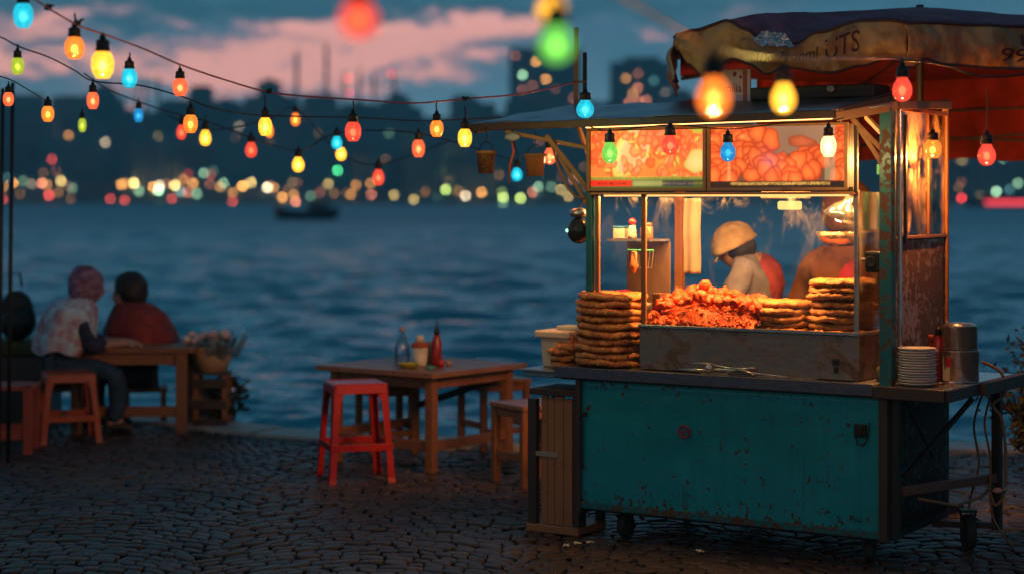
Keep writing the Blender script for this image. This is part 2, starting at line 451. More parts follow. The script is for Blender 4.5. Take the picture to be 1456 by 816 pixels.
m_glass = glassmat('case_glass')
m_glass_side = glassmat('greasy_glass', (.95, .85, .72), .3, .8, (.80, .48, .26))

# ================================================================== SETTING
EDGE = [(-40, 17.5), (-9, 15.9), (-5, 15.1), (-3.3, 14.75), (-2.42, 14.45), (-1.9, 14.0), (-1.3, 13.6), (-.4, 13.3), (.6, 13.1), (4, 13.0), (12, 13.2), (40, 14)]
def edge_y(x):
    for (a, b), (c, d) in zip(EDGE, EDGE[1:]):
        if a <= x <= c: return b + (d - b) * (x - a) / (c - a)
    return 15
# bedding between the stones
mb = MB(); n = len(EDGE)
mb.add([(x, -12, -.016) for x, y in EDGE] + [(x, y, -.016) for x, y in EDGE], [(i, i + 1, n + i + 1, n + i) for i in range(n - 1)])
m_bed = mat('joint_sand', (.012, .010, .010), .9)
tag(mb.build('ground', m_bed), 'dark earth bedding under the paving stones', 'ground', kind='structure')

def stone_fn(T, b, oc):
    at = T.new('ShaderNodeAttribute'); at.attribute_name = 'tone'
    n = T.noise(oc, 55, 4, .65); n2 = T.noise(oc, .9, 4, .6)
    c = T.mix(at.outputs['Fac'], (.034, .020, .015, 1), (.110, .062, .044, 1))
    c = T.mix(T.smooth(n, .35, .7, 0, .55), c, (.020, .016, .016, 1))
    T.put(b.inputs['Base Color'], T.mix(T.smooth(n2, .35, .65, 0, .5), c, (.022, .015, .013, 1)))
    T.put(b.inputs['Roughness'], T.math('ADD', T.math('MULTIPLY_ADD', n2, .25, .22), T.math('MULTIPLY', n, .30)))
    b.inputs['Specular IOR Level'].default_value = .42
    T.put(b.inputs['Normal'], T.bump(n, .45, .004))
m_stone = mat('basalt_setts', fn=stone_fn)
rs = random.Random(3)
P_, HR = 1.5, .100
verts = []; faces = []; tones = []
y0 = 7.0; rows = int((16.2 - y0) / HR)
for k in range(rows):
    yb = y0 + k * HR
    half = yb * .30 + 1.6
    x = -half + rs.uniform(0, .08)
    while x < half:
        wd = rs.uniform(.075, .145)
        xc = x + wd / 2; ph = ((xc / P_) % 1.0) - .5
        arc = .36 * math.cos(ph * math.pi) ; slope = -.36 * math.sin(ph * math.pi) * math.pi / P_
        yc = yb + arc + rs.uniform(-.006, .006)
        if yc < edge_y(xc) - .42:
            cs = []
            hw, hh = wd / 2 - .0022, HR / 2 - .0022
            for sx, sy in ((-1, -1), (1, -1), (1, 1), (-1, 1)):
                cs.append((sx * hw + rs.uniform(-.012, .012), sy * hh + rs.uniform(-.016, .016)))
            ring = []
            for i in range(4):
                p, q, pr = cs[i], cs[(i + 1) % 4], cs[i - 1]
                f = .20
                ring.append((p[0] + (pr[0] - p[0]) * f * .8, p[1] + (pr[1] - p[1]) * f))
                ring.append((p[0] + (q[0] - p[0]) * f, p[1] + (q[1] - p[1]) * f))
            z = rs.uniform(-.005, .004) + .010 * noise.noise(Vector((xc * .9, yc * .9, 0))); tx, ty = rs.uniform(-.07, .07), rs.uniform(-.07, .07)
            tone = max(0, min(1, rs.gauss(.45, .25)))
            b0 = len(verts)
            for sc, dz in ((.86, .002), (.965, -.0005), (1.0, -.009)):
                for (px, py) in ring:
                    lx, ly = px * sc, py * sc
                    verts.append((xc + lx, yc + ly + slope * lx, z + dz + tx * lx + ty * ly)); tones.append(tone)
            faces.append(tuple(b0 + i for i in range(8)))
            for r0 in (0, 8):
                for i in range(8):
                    j = (i + 1) % 8; faces.append((b0 + r0 + i, b0 + r0 + 8 + i, b0 + r0 + 8 + j, b0 + r0 + j))
        x += wd
me = bpy.data.meshes.new('pavement'); me.from_pydata(verts, [], faces); me.materials.append(m_stone)
at = me.attributes.new('tone', 'FLOAT', 'POINT'); at.data.foreach_set('value', tones)
me.polygons.foreach_set('use_smooth', [True] * len(me.polygons)); me.update()
o = link('pavement', me); tag(o, 'dark grey basalt setts laid in arcs across the quay', 'paving', kind='structure')

# kerb stones of the quay, each a block
m_kerb = mat('kerb_stone', (.42, .39, .37), .55)
mbk = MB(); rs = random.Random(5)
x = -9.0
while x < 9:
    x2 = x + rs.uniform(.6, .9)
    a = Vector((x + .006, edge_y(x + .006), 0)); b = Vector((x2 - .006, edge_y(x2 - .006), 0))
    d = (b - a).normalized(); nn = Vector((d.y, -d.x, 0)) * .40
    z = .035 + rs.uniform(-.006, .006); j = [Vector((rs.uniform(-.006, .006), rs.uniform(-.006, .006), 0)) for _ in range(4)]
    lo = [a + nn + j[0], b + nn + j[1], b + j[2], a + j[3]]
    mbk.add([p + Vector((0, 0, -.5)) for p in lo] + [p + Vector((0, 0, z)) for p in lo], [(3, 2, 1, 0), (4, 5, 6, 7), (0, 1, 5, 4), (1, 2, 6, 5), (2, 3, 7, 6), (3, 0, 4, 7)])
    x = x2
tag(mbk.build('kerb', m_kerb, bevel=.012), 'pale worn stone kerb along the edge of the quay', 'kerb', kind='structure')
mb = MB(); mb.add([(x, y, -.018) for x, y in EDGE] + [(x, y, -3) for x, y in EDGE], [(i, n + i, n + i + 1, i + 1) for i in range(n - 1)])
tag(mb.build('quay_wall', mat('quay_stone', (.10, .09, .08), .8)), 'stone face of the quay dropping into the water', 'quay wall', kind='structure')

# water
def water_fn(T, b, oc):
    b.inputs['Base Color'].default_value = (.008, .26, .37, 1)
    b.inputs['IOR'].default_value = 1.33; b.inputs['Specular IOR Level'].default_value = .5
    v = T.scalev(oc, (.55, 1.0, 1)); 
    n1 = T.noise(v, .42, 2, .5, .3); n2 = T.noise(v, 1.7, 4, .6, .2); n3 = T.noise(oc, 9, 3, .6)
    h = T.math('ADD', T.math('MULTIPLY', n1, 1.0), T.math('ADD', T.math('MULTIPLY', n2, .30), T.math('MULTIPLY', n3, .03)))
    T.put(b.inputs['Normal'], T.bump(h, 1.0, .22))
    sp = T.new('ShaderNodeSeparateXYZ'); T.put(sp.inputs[0], oc)
    T.put(b.inputs['Roughness'], T.smooth(sp.outputs[1], 14, 220, .07, .42))
m_water = mat('sea_water', fn=water_fn)
WL = -.55
def fanx(y): return .42 * y + 3.0
YN, YF, NR, NC = 11.5, 170.0, 820, 560
ys = YN * (YF / YN) ** np.linspace(0, 1, NR); uu_ = np.linspace(-1, 1, NC)
GX = uu_[None, :] * (.42 * ys[:, None] + 3.0); GY = np.repeat(ys[:, None], NC, 1); rg = np.random.RandomState(17)
GZ = np.zeros_like(GX)
for k in range(64):
    lam = .30 * (10 ** rg.rand()); th = R(90) + rg.normal(0, .55); kk = 2 * math.pi / lam
    keep = np.clip((lam / (GY * .0042 * 3) - .6), 0, 1)      # waves finer than the mesh are left to the surface roughness
    GZ += keep * lam * .0056 * (1 + .3 * rg.randn()) * np.sin(kk * (GX * math.cos(th) + GY * math.sin(th)) + rg.rand() * 6.28 + .8 * np.sin(kk * .21 * (GX * math.sin(th) - GY * math.cos(th)) + k))
GZ += .05 * np.abs(GZ) / .05 * .25
fade = np.clip((YF - GY) / 40, 0, 1) * np.clip((1 - np.abs(uu_[None, :])) / .06, 0, 1)
vs = np.stack([GX, GY, WL + GZ * fade], -1).reshape(-1, 3)
idx = np.arange(NR * NC).reshape(NR, NC); q = np.stack([idx[:-1, :-1], idx[:-1, 1:], idx[1:, 1:], idx[1:, :-1]], -1).reshape(-1, 4)
ex = [(-2500, -30, WL), (2500, -30, WL), (2500, YN, WL), (fanx(YN), YN, WL), (-fanx(YN), YN, WL), (-2500, YN, WL), (2500, YF, WL), (fanx(YF), YF, WL), (-fanx(YF), YF, WL), (-2500, YF, WL), (2500, 1800, WL), (-2500, 1800, WL)]
b0 = NR * NC; ef = [(0, 1, 2, 3), (0, 3, 4, 5), (3, 2, 6, 7), (5, 4, 8, 9), (9, 8, 7, 6, 10, 11)]
me = bpy.data.meshes.new('water'); V_ = vs.tolist() + ex; me.from_pydata(V_, [], q.tolist() + [tuple(b0 + i for i in f) for f in ef]); me.materials.append(m_water)
me.polygons.foreach_set('use_smooth', [True] * len(me.polygons)); me.update()
tag(link('water', me), 'choppy teal sea of the strait at dusk', 'water', kind='structure')

# far shore: hills rising from the water
SH0, SH1 = 1150.0, 1650.0
RP = [(-900, 175), (-200, 160), (0, 172), (60, 166), (110, 158), (150, 146), (190, 160), (260, 166), (340, 158), (400, 146), (440, 156), (520, 160), (600, 164), (680, 166), (760, 164), (850, 160),
      (960, 162), (1060, 175), (1180, 200), (1300, 215), (1360, 224), (1460, 222), (1700, 205), (2300, 190)]
def ridge(px):
    for (a, b), (c, d) in zip(RP, RP[1:]):
        if a <= px <= c: return b + (d - b) * (px - a) / (c - a)
    return 180
def terr(x, y):
    px = 728 + F * x / SH1
    rz = (285 - ridge(px)) * SH1 / F
    t = max(0, min(1, (y - SH0) / (SH1 - SH0)))
    f = t ** .85 if t < 1 else 1
    if y > SH1: f = max(.6, 1 - (y - SH1) / 1500)
    return -1.0 + 3.0 * min(1, (y - SH0 + 12) / 12) + rz * f + 4 * noise.noise(Vector((x * .01, y * .01, 0))) * t
m_hill = mat('hillside', (.055, .07, .075), .95, fn=lambda T, b, oc: (T.put(b.inputs['Base Color'], T.mix(T.smooth(T.noise(oc, .02, 5, .7), .35, .65), (.03, .045, .05, 1), (.12, .13, .14, 1))), T.put(b.inputs['Roughness'], .95)))
mb = MB(); mb.grid(lambda u, v: (-1100 + 2200 * u, SH0 - 12 + v * 740, terr(-1100 + 2200 * u, SH0 - 12 + v * 740)), 110, 36)
tag(mb.build('hill', m_hill, smooth=True), 'dark hillside of the far shore covered in houses', 'hill', kind='structure')

def on_hill(px, py, lift=2.5):
    # where the sight line through a point of the far shore meets the slope
    y = SH0 - 14
    dx = (px - 728) / F; dz = -(py - 285) / F
    while y < SH1 + 60:
        if CH + dz * y <= terr(dx * y, y) + lift: break
        y += 4
    return Vector((dx * y, y - 6, CH + dz * y))

# buildings on the far slope
m_bw = [mat('far_wall_%s' % k, c, .85) for k, c in (('grey', (.16, .17, .19)), ('cream', (.30, .27, .24)), ('dark', (.07, .075, .09)), ('rose', (.22, .15, .14)))]
m_froof = mat('far_roof', (.14, .06, .05), .8)
m_fwin = mat('far_window', (.02, .03, .04), .2)
def building(name, label, cat, base, wx, dy, h, mw, roof='flat', floors=None, cols=None, group=None):
    t = thing(name, label, cat, base, 0, group)
    mb = MB(); mb.b2(-wx / 2, wx / 2, -dy / 2, dy / 2, -4, h); mb.build('wall', mw, t)
    mb = MB()
    if roof == 'gable':
        e = .8; mb.add([(-wx / 2 - e, -dy / 2 - e, h), (wx / 2 + e, -dy / 2 - e, h), (wx / 2 + e, dy / 2 + e, h), (-wx / 2 - e, dy / 2 + e, h), (-wx / 2 + 2, 0, h + 4), (wx / 2 - 2, 0, h + 4)],
                       [(3, 2, 1, 0), (0, 1, 5, 4), (1, 2, 5), (2, 3, 4, 5), (3, 0, 4)])
    else:
        mb.b2(-wx / 2 - .5, wx / 2 + .5, -dy / 2 - .5, dy / 2 + .5, h, h + 1.2); mb.b2(-wx / 6, wx / 6, -dy / 6, dy / 6, h + 1.2, h + 4)
    mb.build('roof', m_froof if roof == 'gable' else mw, t)
    mb = MB(); floors = floors or max(2, int(h / 3.3)); cols = cols or max(2, int(wx / 4))
    for i in range(floors):
        for j in range(cols):
            cx = -wx / 2 + wx * (j + .5) / cols; cz = h * (i + .5) / floors
            mb.b2(cx - wx / cols * .26, cx + wx / cols * .26, -dy / 2 - .12, -dy / 2 - .02, cz - h / floors * .28, cz + h / floors * .28)
    w_ = mb.build('windows', m_fwin, t); w_['kind'] = 'stuff'
    return t
rs = random.Random(11)
protos = []
for i in range(6):
    wx = rs.uniform(16, 34); h = rs.uniform(9, 24)
    protos.append(building('far_house', 'blurred dark block house on the far hillside across the water', 'house', (0, 0, 0), wx, rs.uniform(12, 20), h, m_bw[i % 4], 'gable' if i % 2 else 'flat', group='houses on the far hillside'))
used = [False] * 6
spots = []
for k in range(165):
    px = rs.uniform(-450, 1850); v = rs.random()
    y = SH0 + 6 + v * (SH1 - SH0 - 20); x = (px - 728) * y / F
    spots.append((x, y))
spots.sort(key=lambda q: -q[1])
for k, (x, y) in enumerate(spots):
    i = rs.randrange(6)
    o = protos[i] if not used[i] else copy_tree(protos[i]); used[i] = True
    o.location = (x, y, terr(x, y)); o.rotation_euler.z = rs.uniform(-.3, .3); s = rs.uniform(.75, 1.15); o.scale = (s, s, s)

def far_building(px0, px1, pyt, Y, name, label, cat, mw, floors, cols, roof='flat'):
    x0, x1 = (px0 - 728) * Y / F, (px1 - 728) * Y / F
    base = terr((x0 + x1) / 2, Y); top = CH + (285 - pyt) * Y / F
    return building(name, label, cat, ((x0 + x1) / 2, Y, base - 2), x1 - x0, 26, top - base + 2, mw, roof, floors, cols)
m_tower = mat('tower_concrete', (.035, .05, .07), .6)
T1 = far_building(724, 826, 72, 1650, 'tower_block', 'wide dark tower block with amber windows, left of the two on the skyline', 'tower block', m_tower, 20, 7)
T2 = far_building(868, 956, 92, 1660, 'tower_block', 'dark stepped tower block, right of the two on the skyline', 'tower block', m_tower, 18, 6)
x0, x1 = (888 - 728) * 1660 / F, (938 - 728) * 1660 / F
MB().b2(-16, 16, -9, 9, 0, 5).build('roof_storey', m_tower, T2, loc=(0, 0, CH + (285 - 92) * 1660 / F - terr(117, 1660) + 2 + 1.2))
for (a, b, c, lb) in ((380, 420, 140, 'low dark block on the ridge below the slim towers'), (465, 600, 156, 'long low block on the ridge right of the slim towers'),
                      (640, 705, 150, 'squat dark block on the ridge left of the wide tower block'), (300, 345, 150, 'dark square block on the ridge behind the string of bulbs')):
    far_building(a, b, c, 1640, 'ridge_building', lb, 'building', m_tower, 5, 8)

# mosque with a dome on the left ridge
Yq = 1600.0
bx = (148 - 728) * Yq / F; bz = terr(bx, Yq)
t = thing('mosque', 'dark domed mosque on the left of the far ridge', 'mosque', (bx, Yq, bz - 2))
MB().b2(-16, 16, -14, 14, 0, 12).build('wall', m_tower, t)
MB().lathe([(13, 12), (12.6, 14), (11, 18), (8, 21.5), (4, 24), (.8, 25.2), (.2, 28), (0, 28.2)], 24).build('dome', m_tower, t, smooth=True)
for dx in (-16, 16):
    mb = MB(); mb.lathe([(6, 12), (5.4, 14), (3, 16.5), (0, 17.4)], 16, (dx * .6, -10, -1)); mb.build('side_dome', m_tower, t, smooth=True)
for i, (px, pyt, wpx, lb) in enumerate([(195, 118, 6, 'slender tower leftmost on the far ridge'), (207, 108, 6, 'tall slender tower just right of the leftmost one'),
                          (225, 104, 7, 'slender tower right of the close pair on the left ridge'), (422, 66, 8, 'very tall slender tower alone above the ridge'),
                          (464, 54, 8, 'tallest slender tower, left of the red lit cluster'), (489, 96, 6, 'short slender tower right of the tallest one'), (511, 92, 6, 'slender tower in the middle of the cluster'),
                          (532, 100, 6, 'slim faint tower behind the red lantern cluster'), (560, 100, 7, 'rightmost slender tower of the cluster with a red beacon')]):
    Yt = 1600.0; x = (px - 728) * Yt / F; b0 = terr(x, Yt) - 2; H = CH + (285 - pyt) * Yt / F - b0; r = wpx * Yt / F / 2 * .7
    t = thing('minaret', lb, 'tower', (x, Yt, b0), 0, 'slender towers on the far ridge')
    MB().lathe([(r * 1.3, 0), (r * 1.2, H * .3), (r, H * .32), (r * .85, H * .82)], 12).build('shaft', m_tower, t)
    MB().lathe([(r * .9, H * .66), (r * 1.5, H * .675), (r * 1.5, H * .69), (r * .8, H * .7)], 12).build('balcony', m_tower, t)
    MB().lathe([(r * .95, H * .82), (r * .6, H * .9), (0, H)], 12).build('cone', m_tower, t)

# lamps of the far city
LC = {'o': ((1, .42, .09), 'amber'), 'y': ((1, .70, .22), 'warm yellow'), 'r': ((1, .10, .07), 'red'), 'g': ((.45, .85, .50), 'pale green'), 'w': ((1, .78, .5), 'warm white'),
      'v': ((.72, .95, .22), 'yellow-green'), 'k': ((1, .30, .16), 'coral'), 'G': ((.10, .95, .35), 'vivid green'), 'R': ((1, .05, .05), 'bright red'), 'c': ((.05, .7, 1), 'cyan'), 't': ((.2, .6, .6), 'teal')}
LM = {}
LS = {1: 4.0, 2: 9, 3: 17, 4: 30}
LAMPS = """8,266,o,2 8,284,r,2 22,261,o,3 63,261,k,3 70,263,o,2 73,278,r,3 36,258,g,1 48,262,w,1 90,258,y,3 86,274,o,1 121,262,o,3 133,261,o,2 150,259,k,3 158,270,o,3 160,283,r,2 175,263,o,3 181,261,o,2 180,285,r,2
193,261,y,4 200,272,g,2 220,266,o,3 228,258,o,3 228,271,g,4 229,264,w,3 215,230,w,2 259,224,y,2 247,283,r,2 251,264,y,4 263,256,o,2 270,248,r,1 277,261,o,3 269,274,k,2 282,276,g,2 259,273,t,2 292,247,g,2 302,249,r,1 315,266,o,2
320,261,g,2 333,274,o,2 333,287,r,2 347,265,o,4 359,260,y,3 382,267,w,4 391,267,o,2 403,281,o,3 419,277,o,2 422,287,k,3 443,279,g,1 468,262,y,2 500,277,o,2 507,264,o,2 528,261,o,2 529,277,k,2 561,278,y,2 588,267,k,2
589,284,y,2 614,267,o,4 634,270,v,3 652,272,o,1 662,279,w,3 685,274,o,3 683,268,k,1 715,281,v,3 714,273,v,1 740,282,v,3 757,274,k,2 765,266,g,2 704,254,k,1 791,251,y,4 797,270,y,2 808,279,y,2 783,266,g,1 815,256,k,2 750,253,o,1
715,300,g,1 613,252,k,1 638,258,k,1 152,203,w,2 34,227,r,1 77,227,r,2 106,268,g,1 139,267,o,1 69,190,o,1 100,193,o,2 420,168,o,3 543,162,g,2 645,170,k,1 495,112,R,2 497,133,R,2 556,105,R,2 342,180,w,1 456,274,k,1 240,262,k,1 300,262,k,1
733,80,k,1 743,107,g,3 776,113,o,3 757,122,k,1 742,128,k,1 742,143,o,2 742,154,g,2 776,143,o,3 762,88,o,3 815,140,k,1 813,152,k,1 755,152,k,1 790,128,k,1 890,112,o,2 907,105,k,1 907,125,k,2 900,133,o,2 908,144,k,2 919,143,k,2 946,132,w,1 894,146,k,2 930,115,t,1
1364,282,R,3 1384,262,y,2 1390,238,o,2 1403,241,g,2 1413,273,g,3 1418,238,y,1 1424,227,g,2 1444,261,g,2 1366,229,y,1 1452,246,k,1 1448,230,g,1 1432,270,t,1 1425,250,t,1
588,235,G,4 481,243,G,3 663,240,R,4 645,246,v,4 735,248,c,4""".split()
mb = MB(); mb.ball((0, 0, 0), 1.15, 2); lamp_me = {}
for q in LAMPS:
    px, py, c, b = q.split(','); px, py, b = float(px), float(py), int(b)
    key = (c, b)
    if key not in lamp_me:
        em = emis('far_lamp_%s_%d' % (c, b), LC[c][0], LS[b])
        mm = MB(); mm.ball((0, 0, 0), .95, 2); lamp_me[key] = mm.mesh('far_lamp', em, True)
    if 724 < px < 826 and py < 160: P = PX(px, py, 1635.5)
    elif 868 < px < 956 and py < 160: P = PX(px, py, 1645.5)
    elif py < 140: P = PX(px, py, 1598)
    elif py > 291: P = PX(px, py, 900) ; 
    else: P = on_hill(px, py)
    if py > 291: P = PX(px, 289, 900)  # lowest entry is a dim water reflection, added as a glowing ball
    o = link('far_lamp', lamp_me[key], None, P); k = P.y / 1150; o.scale = (k, k, k)
    where = 'on the tower block above the ridge' if (py < 160 and px > 720) else ('high over the far hillside' if py < 235 else 'along the far shore across the water')
    tag(o, '%s %s lamp %s' % ({1: 'faint', 2: 'dim', 3: 'bright', 4: 'very bright'}[b], LC[c][1], where), 'lamp', 'lights of the far city')
rs = random.Random(23)
for k in range(150):
    px, py = rs.uniform(-350, 1750), (rs.gauss(272, 9) if k < 60 else rs.uniform(185, 268))
    if py > 287 or 835 < px < 1350: continue
    c = rs.choice('oooykkgt'); key = (c, 1)
    P = on_hill(px, py); o = link('far_lamp', lamp_me.get(key) or lamp_me[('k', 1)], None, P)
    o.scale = [rs.uniform(.5, .9)] * 3
    tag(o, 'faint %s lamp along the far shore across the water' % LC[c][1] if lamp_me.get(key) else 'faint coral lamp along the far shore across the water', 'lamp', 'lights of the far city')

# moored boat far out on the water
t = thing('boat', 'small dark boat moored out on the water', 'boat', PX(436, 312, 217) * 1.0)
t.location.z = -.55
def hull(u, v):
    a = (u - .5) * 2; w_ = 1.25 * (1 - abs(a) ** 3.2); sh = .95 + .55 * abs(a) ** 2
    k = v * 2 - 1
    return (a * 3.9 * (1 - .12 * (1 - abs(k))), k * w_, -.2 + (sh + .2) * abs(k) ** 1.5)
m_hull = mat('dark_hull', (.03, .03, .035), .6)
MB().grid(hull, 30, 12).build('hull', m_hull, t, smooth=True, thick=.06)
MB().b2(-3.0, 3.0, -.9, .9, .75, .82).build('deck', m_darkwood, t)
mb = MB(); mb.b2(.2, 2.6, -.75, .75, .82, 1.9); mb.b2(0, 2.8, -.9, .9, 1.9, 1.98); mb.build('cabin', mat('cabin_grey', (.10, .11, .13), .6), t, bevel=.03)
for i in range(3): mb = MB(); mb.b2(.5 + i * .7, .9 + i * .7, -.77, -.752, 1.2, 1.6); mb.build('window', m_fwin, t)
mb = MB(); mb.tube([(1.4, 0, 1.98), (1.4, 0, 3.4)], .04); mb.build('mast', m_black, t)
MB().ball((-3.3, -.3, 1.2), .55, 2, (1.2, .8, .7)).build('buoy', mat('buoy_red', (.5, .06, .05), .5), t, smooth=True)
# low excursion boat with a red strip light, right of the stall
t = thing('ferry', 'low ferry on the far water with a long red strip of light', 'ferry', (0, 0, 0)); P = PX(1450, 303, 620); t.location = (P.x, 620, -.55)
mb = MB(); mb.grid(lambda u, v: (lambda a, k: (a * 19 * (1 - .05 * (1 - abs(k))), k * 3.2 * (1 - abs(a) ** 4), -.3 + 2.4 * abs(k) ** 1.5))((u - .5) * 2, v * 2 - 1), 30, 12)
mb.build('hull', m_hull, t, smooth=True, thick=.1)
mb = MB(); mb.b2(-13, 14, -2.6, 2.6, 1.8, 4.2); mb.build('cabin', m_tower, t, bevel=.1)
for i in range(12): mb = MB(); mb.b2(-12 + i * 2.2, -10.6 + i * 2.2, -2.66, -2.61, 2.7, 3.7); mb.build('window', m_fwin, t)
mb = MB(); mb.b2(-12.5, 13, -3.3, -3.2, .9, 2.1); mb.build('strip_light', emis('red_strip', (1, .06, .08), 2.2), t)

# sea air of the evening: one closed box of even haze
hm = bpy.data.materials.new('sea_haze'); hm.use_nodes = True; HT = NT(hm.node_tree); HT.n.clear()
ho = HT.new('ShaderNodeOutputMaterial'); pv = HT.new('ShaderNodeVolumePrincipled')
pv.inputs['Color'].default_value = (.36, .84, 1.0, 1); pv.inputs['Density'].default_value = .00050; pv.inputs['Anisotropy'].default_value = 0
HT.l.new(pv.outputs[0], ho.inputs['Volume'])
mb = MB(); mb.b2(-2600, 2600, -60, 1950, -5, 175)
tag(mb.build('haze', hm), 'thin blue evening haze over the strait', 'haze', kind='stuff')

# ================================================================== THE STALL (food cart), local axes: x along the front, y to the back
cart = thing('food_cart', 'teal and steel street food cart with lit picture signs and glass display', 'food cart', (OX, OY, 0), -TH)
L0, L1 = .13, 1.80
DB = .92            # depth of the body
# body panels
mb = MB()
mb.add([(L0, .03, .165), (L1, .03, .165), (L1, .03, .815), (L0, .03, .815)], [(0, 1, 2, 3)])
def dent(u, v):
    x = L0 + (L1 - L0) * u; z = .165 + .65 * v
    return (x, .03 + .007 * noise.noise(Vector((x * 2.4, z * 3.2, 1))) + .003 * noise.noise(Vector((x * 9, z * 8, 4))), z)
MB().grid(dent, 60, 26).build('front_panel', m_teal, cart, smooth=True, thick=.004)
MB().grid(lambda u, v: (L1 - .004 * math.sin(7 * u), .05 + (DB - .05) * u, .17 + .64 * v), 16, 8).build('side_panel', mat('shaded_teal', fn=paint_fn((.006, .075, .078, 1), rust=(.02, .012, .008, 1), amount=.42)), cart, smooth=True, thick=.004)  # shade on the right side put into a darker copy of the teal
MB().grid(lambda u, v: (L0, .05 + (DB - .05) * u, .17 + .64 * v), 12, 8).build('side_panel', m_teal, cart, thick=.004)
MB().grid(lambda u, v: (L0 + (L1 - L0) * u, DB, .17 + .64 * v), 12, 8).build('back_panel', m_teal, cart, thick=.004)
mb = MB()     # bottom lip, corner angles, floor frame
mb.b2(L0 - .004, L1 + .004, .018, .05, .150, .186)
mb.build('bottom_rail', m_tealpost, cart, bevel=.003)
mb = MB()
mb.b2(L1 - .022, L1 + .022, .008, .052, .14, .82); mb.build('corner_post', m_darkwood, cart, bevel=.003)
mb = MB(); mb.b2(L0 - .018, L0 + .01, .010, .05, .12, .82); mb.build('corner_post', m_darkwood, cart, bevel=.003)
mb = MB(); mb.b2(L0, L1, .08, DB, .13, .165); mb.build('floor_frame', m_black, cart)
# counter
mb = MB(); mb.b2(0, 1.752, 0, DB + .05, .868, .880); mb.build('counter_top', m_steel, cart, bevel=.003)
mb = MB(); mb.b2(-.004, 1.754, -.012, .0, .826, .884); mb.build('counter_edge', m_trim, cart, bevel=.003)
mb = MB(); mb.b2(.02, 1.75, .02, .9, .815, .866); mb.build('counter_frame', m_darkwood, cart)
# right hand shelf with a broken corner
def poly_prism(pts, z0, z1):
    n = len(pts); m = MB(); m.add([(x, y, z0) for x, y in pts] + [(x, y, z1) for x, y in pts], [tuple(range(n))[::-1], tuple(range(n, 2 * n))] + [(i, (i + 1) % n, n + (i + 1) % n, n + i) for i in range(n)]); return m
shelf = [(1.757, .004), (2.10, .0), (2.118, .17), (2.105, .26), (2.13, .40), (2.15, .95), (1.83, .97), (1.757, .97)]
poly_prism(shelf, .856, .876).build('side_shelf', m_bsteel, cart, bevel=.003)
mb = MB(); mb.beam((1.757, -.006, .848), (2.108, -.010, .846), .02, .058); mb.beam((2.118, .0, .846), (2.125, .40, .846), .022, .058); mb.beam((2.14, .40, .846), (2.165, .99, .850), .05, .062)
mb.build('shelf_edge', m_darkwood, cart, bevel=.004)
mb = MB(); mb.b2(-.27, .0, .06, .46, .838, .852); mb.b2(-.25, .0, .08, .44, .812, .838); mb.build('side_shelf', m_steel, cart, bevel=.004)
# under the right shelf: legs, brace, bar
mb = MB(); mb.beam((1.86, .03, .82), (1.86, .03, .16), .035, .035); mb.build('shelf_leg', m_black, cart, bevel=.003)
mb = MB(); mb.beam((2.07, .86, .82), (2.07, .86, .10), .045, .045); mb.build('shelf_leg', m_black, cart, bevel=.003)
mb = MB(); mb.beam((1.87, .06, .38), (2.07, .86, .36), .03, .045); mb.build('side_bar', mat('rusty_bar', fn=wood_fn((.12, .04, .02, 1), (.22, .08, .045, 1), axis='y')), cart, bevel=.003)
mb = MB(); mb.beam((1.87, .10, .44), (2.10, .40, .80), .02, .02); mb.build('brace', m_black, cart)
mb = MB(); mb.beam((1.87, .12, .80), (1.93, .34, .52), .015, .02); mb.build('brace', m_black, cart)
mb = MB(); mb.tube([(1.9, .2, .33), (2.0, .45, .27), (2.04, .7, .28), (2.06, .85, .33)], .008); mb.build('hose', m_rope, cart, smooth=True)
# switch box, lock, scratches
mb = MB(); mb.b2(1.655, 1.715, .006, .026, .628, .69); mb.b2(1.672, 1.70, -.002, .006, .64, .68); mb.build('switch_box', m_black, cart, bevel=.004)
mb = MB(); mb.tube([(1.66, .018, .63), (1.67, .012, .595), (1.70, .012, .59), (1.72, .018, .62), (1.73, .018, .70)], .004); mb.build('switch_cable', m_black, cart, smooth=True)
mb = MB(); mb.tube([(.165, .02, .64), (.165, .006, .64)], .014, 12); mb.tube([(.15, .012, .62), (.15, .012, .36)], .005); mb.build('latch', m_black, cart)
# round sticker with worn letters, and dark scrawl
def flat_text(name, txt, size, x, y, z, mtl, parent, rot=0.0, sx=1.0):
    vs, fs = text_geo(txt, size); m = MB(); c, s_ = math.cos(rot), math.sin(rot)
    m.add([(x + (v.x * sx) * c - v.y * s_, y, z + (v.x * sx) * s_ + v.y * c) for v in vs], fs)
    return m.build(name, mtl, parent)
m_stk = mat('red_sticker', (.28, .012, .04), .5)
mb = MB(); SX, SZ = .745, .588
mb.tube([(SX + .030 * math.cos(k * math.pi / 16), .0185, SZ + .030 * math.sin(k * math.pi / 16)) for k in range(33)], .0052, 6, cap=False); mb.build('sticker', m_stk, cart)
flat_text('sticker_lettering', 'C9', .042, SX - .023, .0165, SZ - .015, m_stk, cart)
mb = MB(); mb.b2(SX - .028, SX + .028, .0170, .0175, SZ - .0015, SZ + .0015); mb.build('sticker_bar', m_stk, cart)
m_ink = mat('black_scrawl', (.012, .012, .014), .6)
flat_text('scrawl', 'S', .045, 1.565, .016, .215, m_ink, cart, .1, 1.1)
flat_text('scrawl', 'Au', .045, 1.63, .016, .222, m_ink, cart, .05, 1.2)
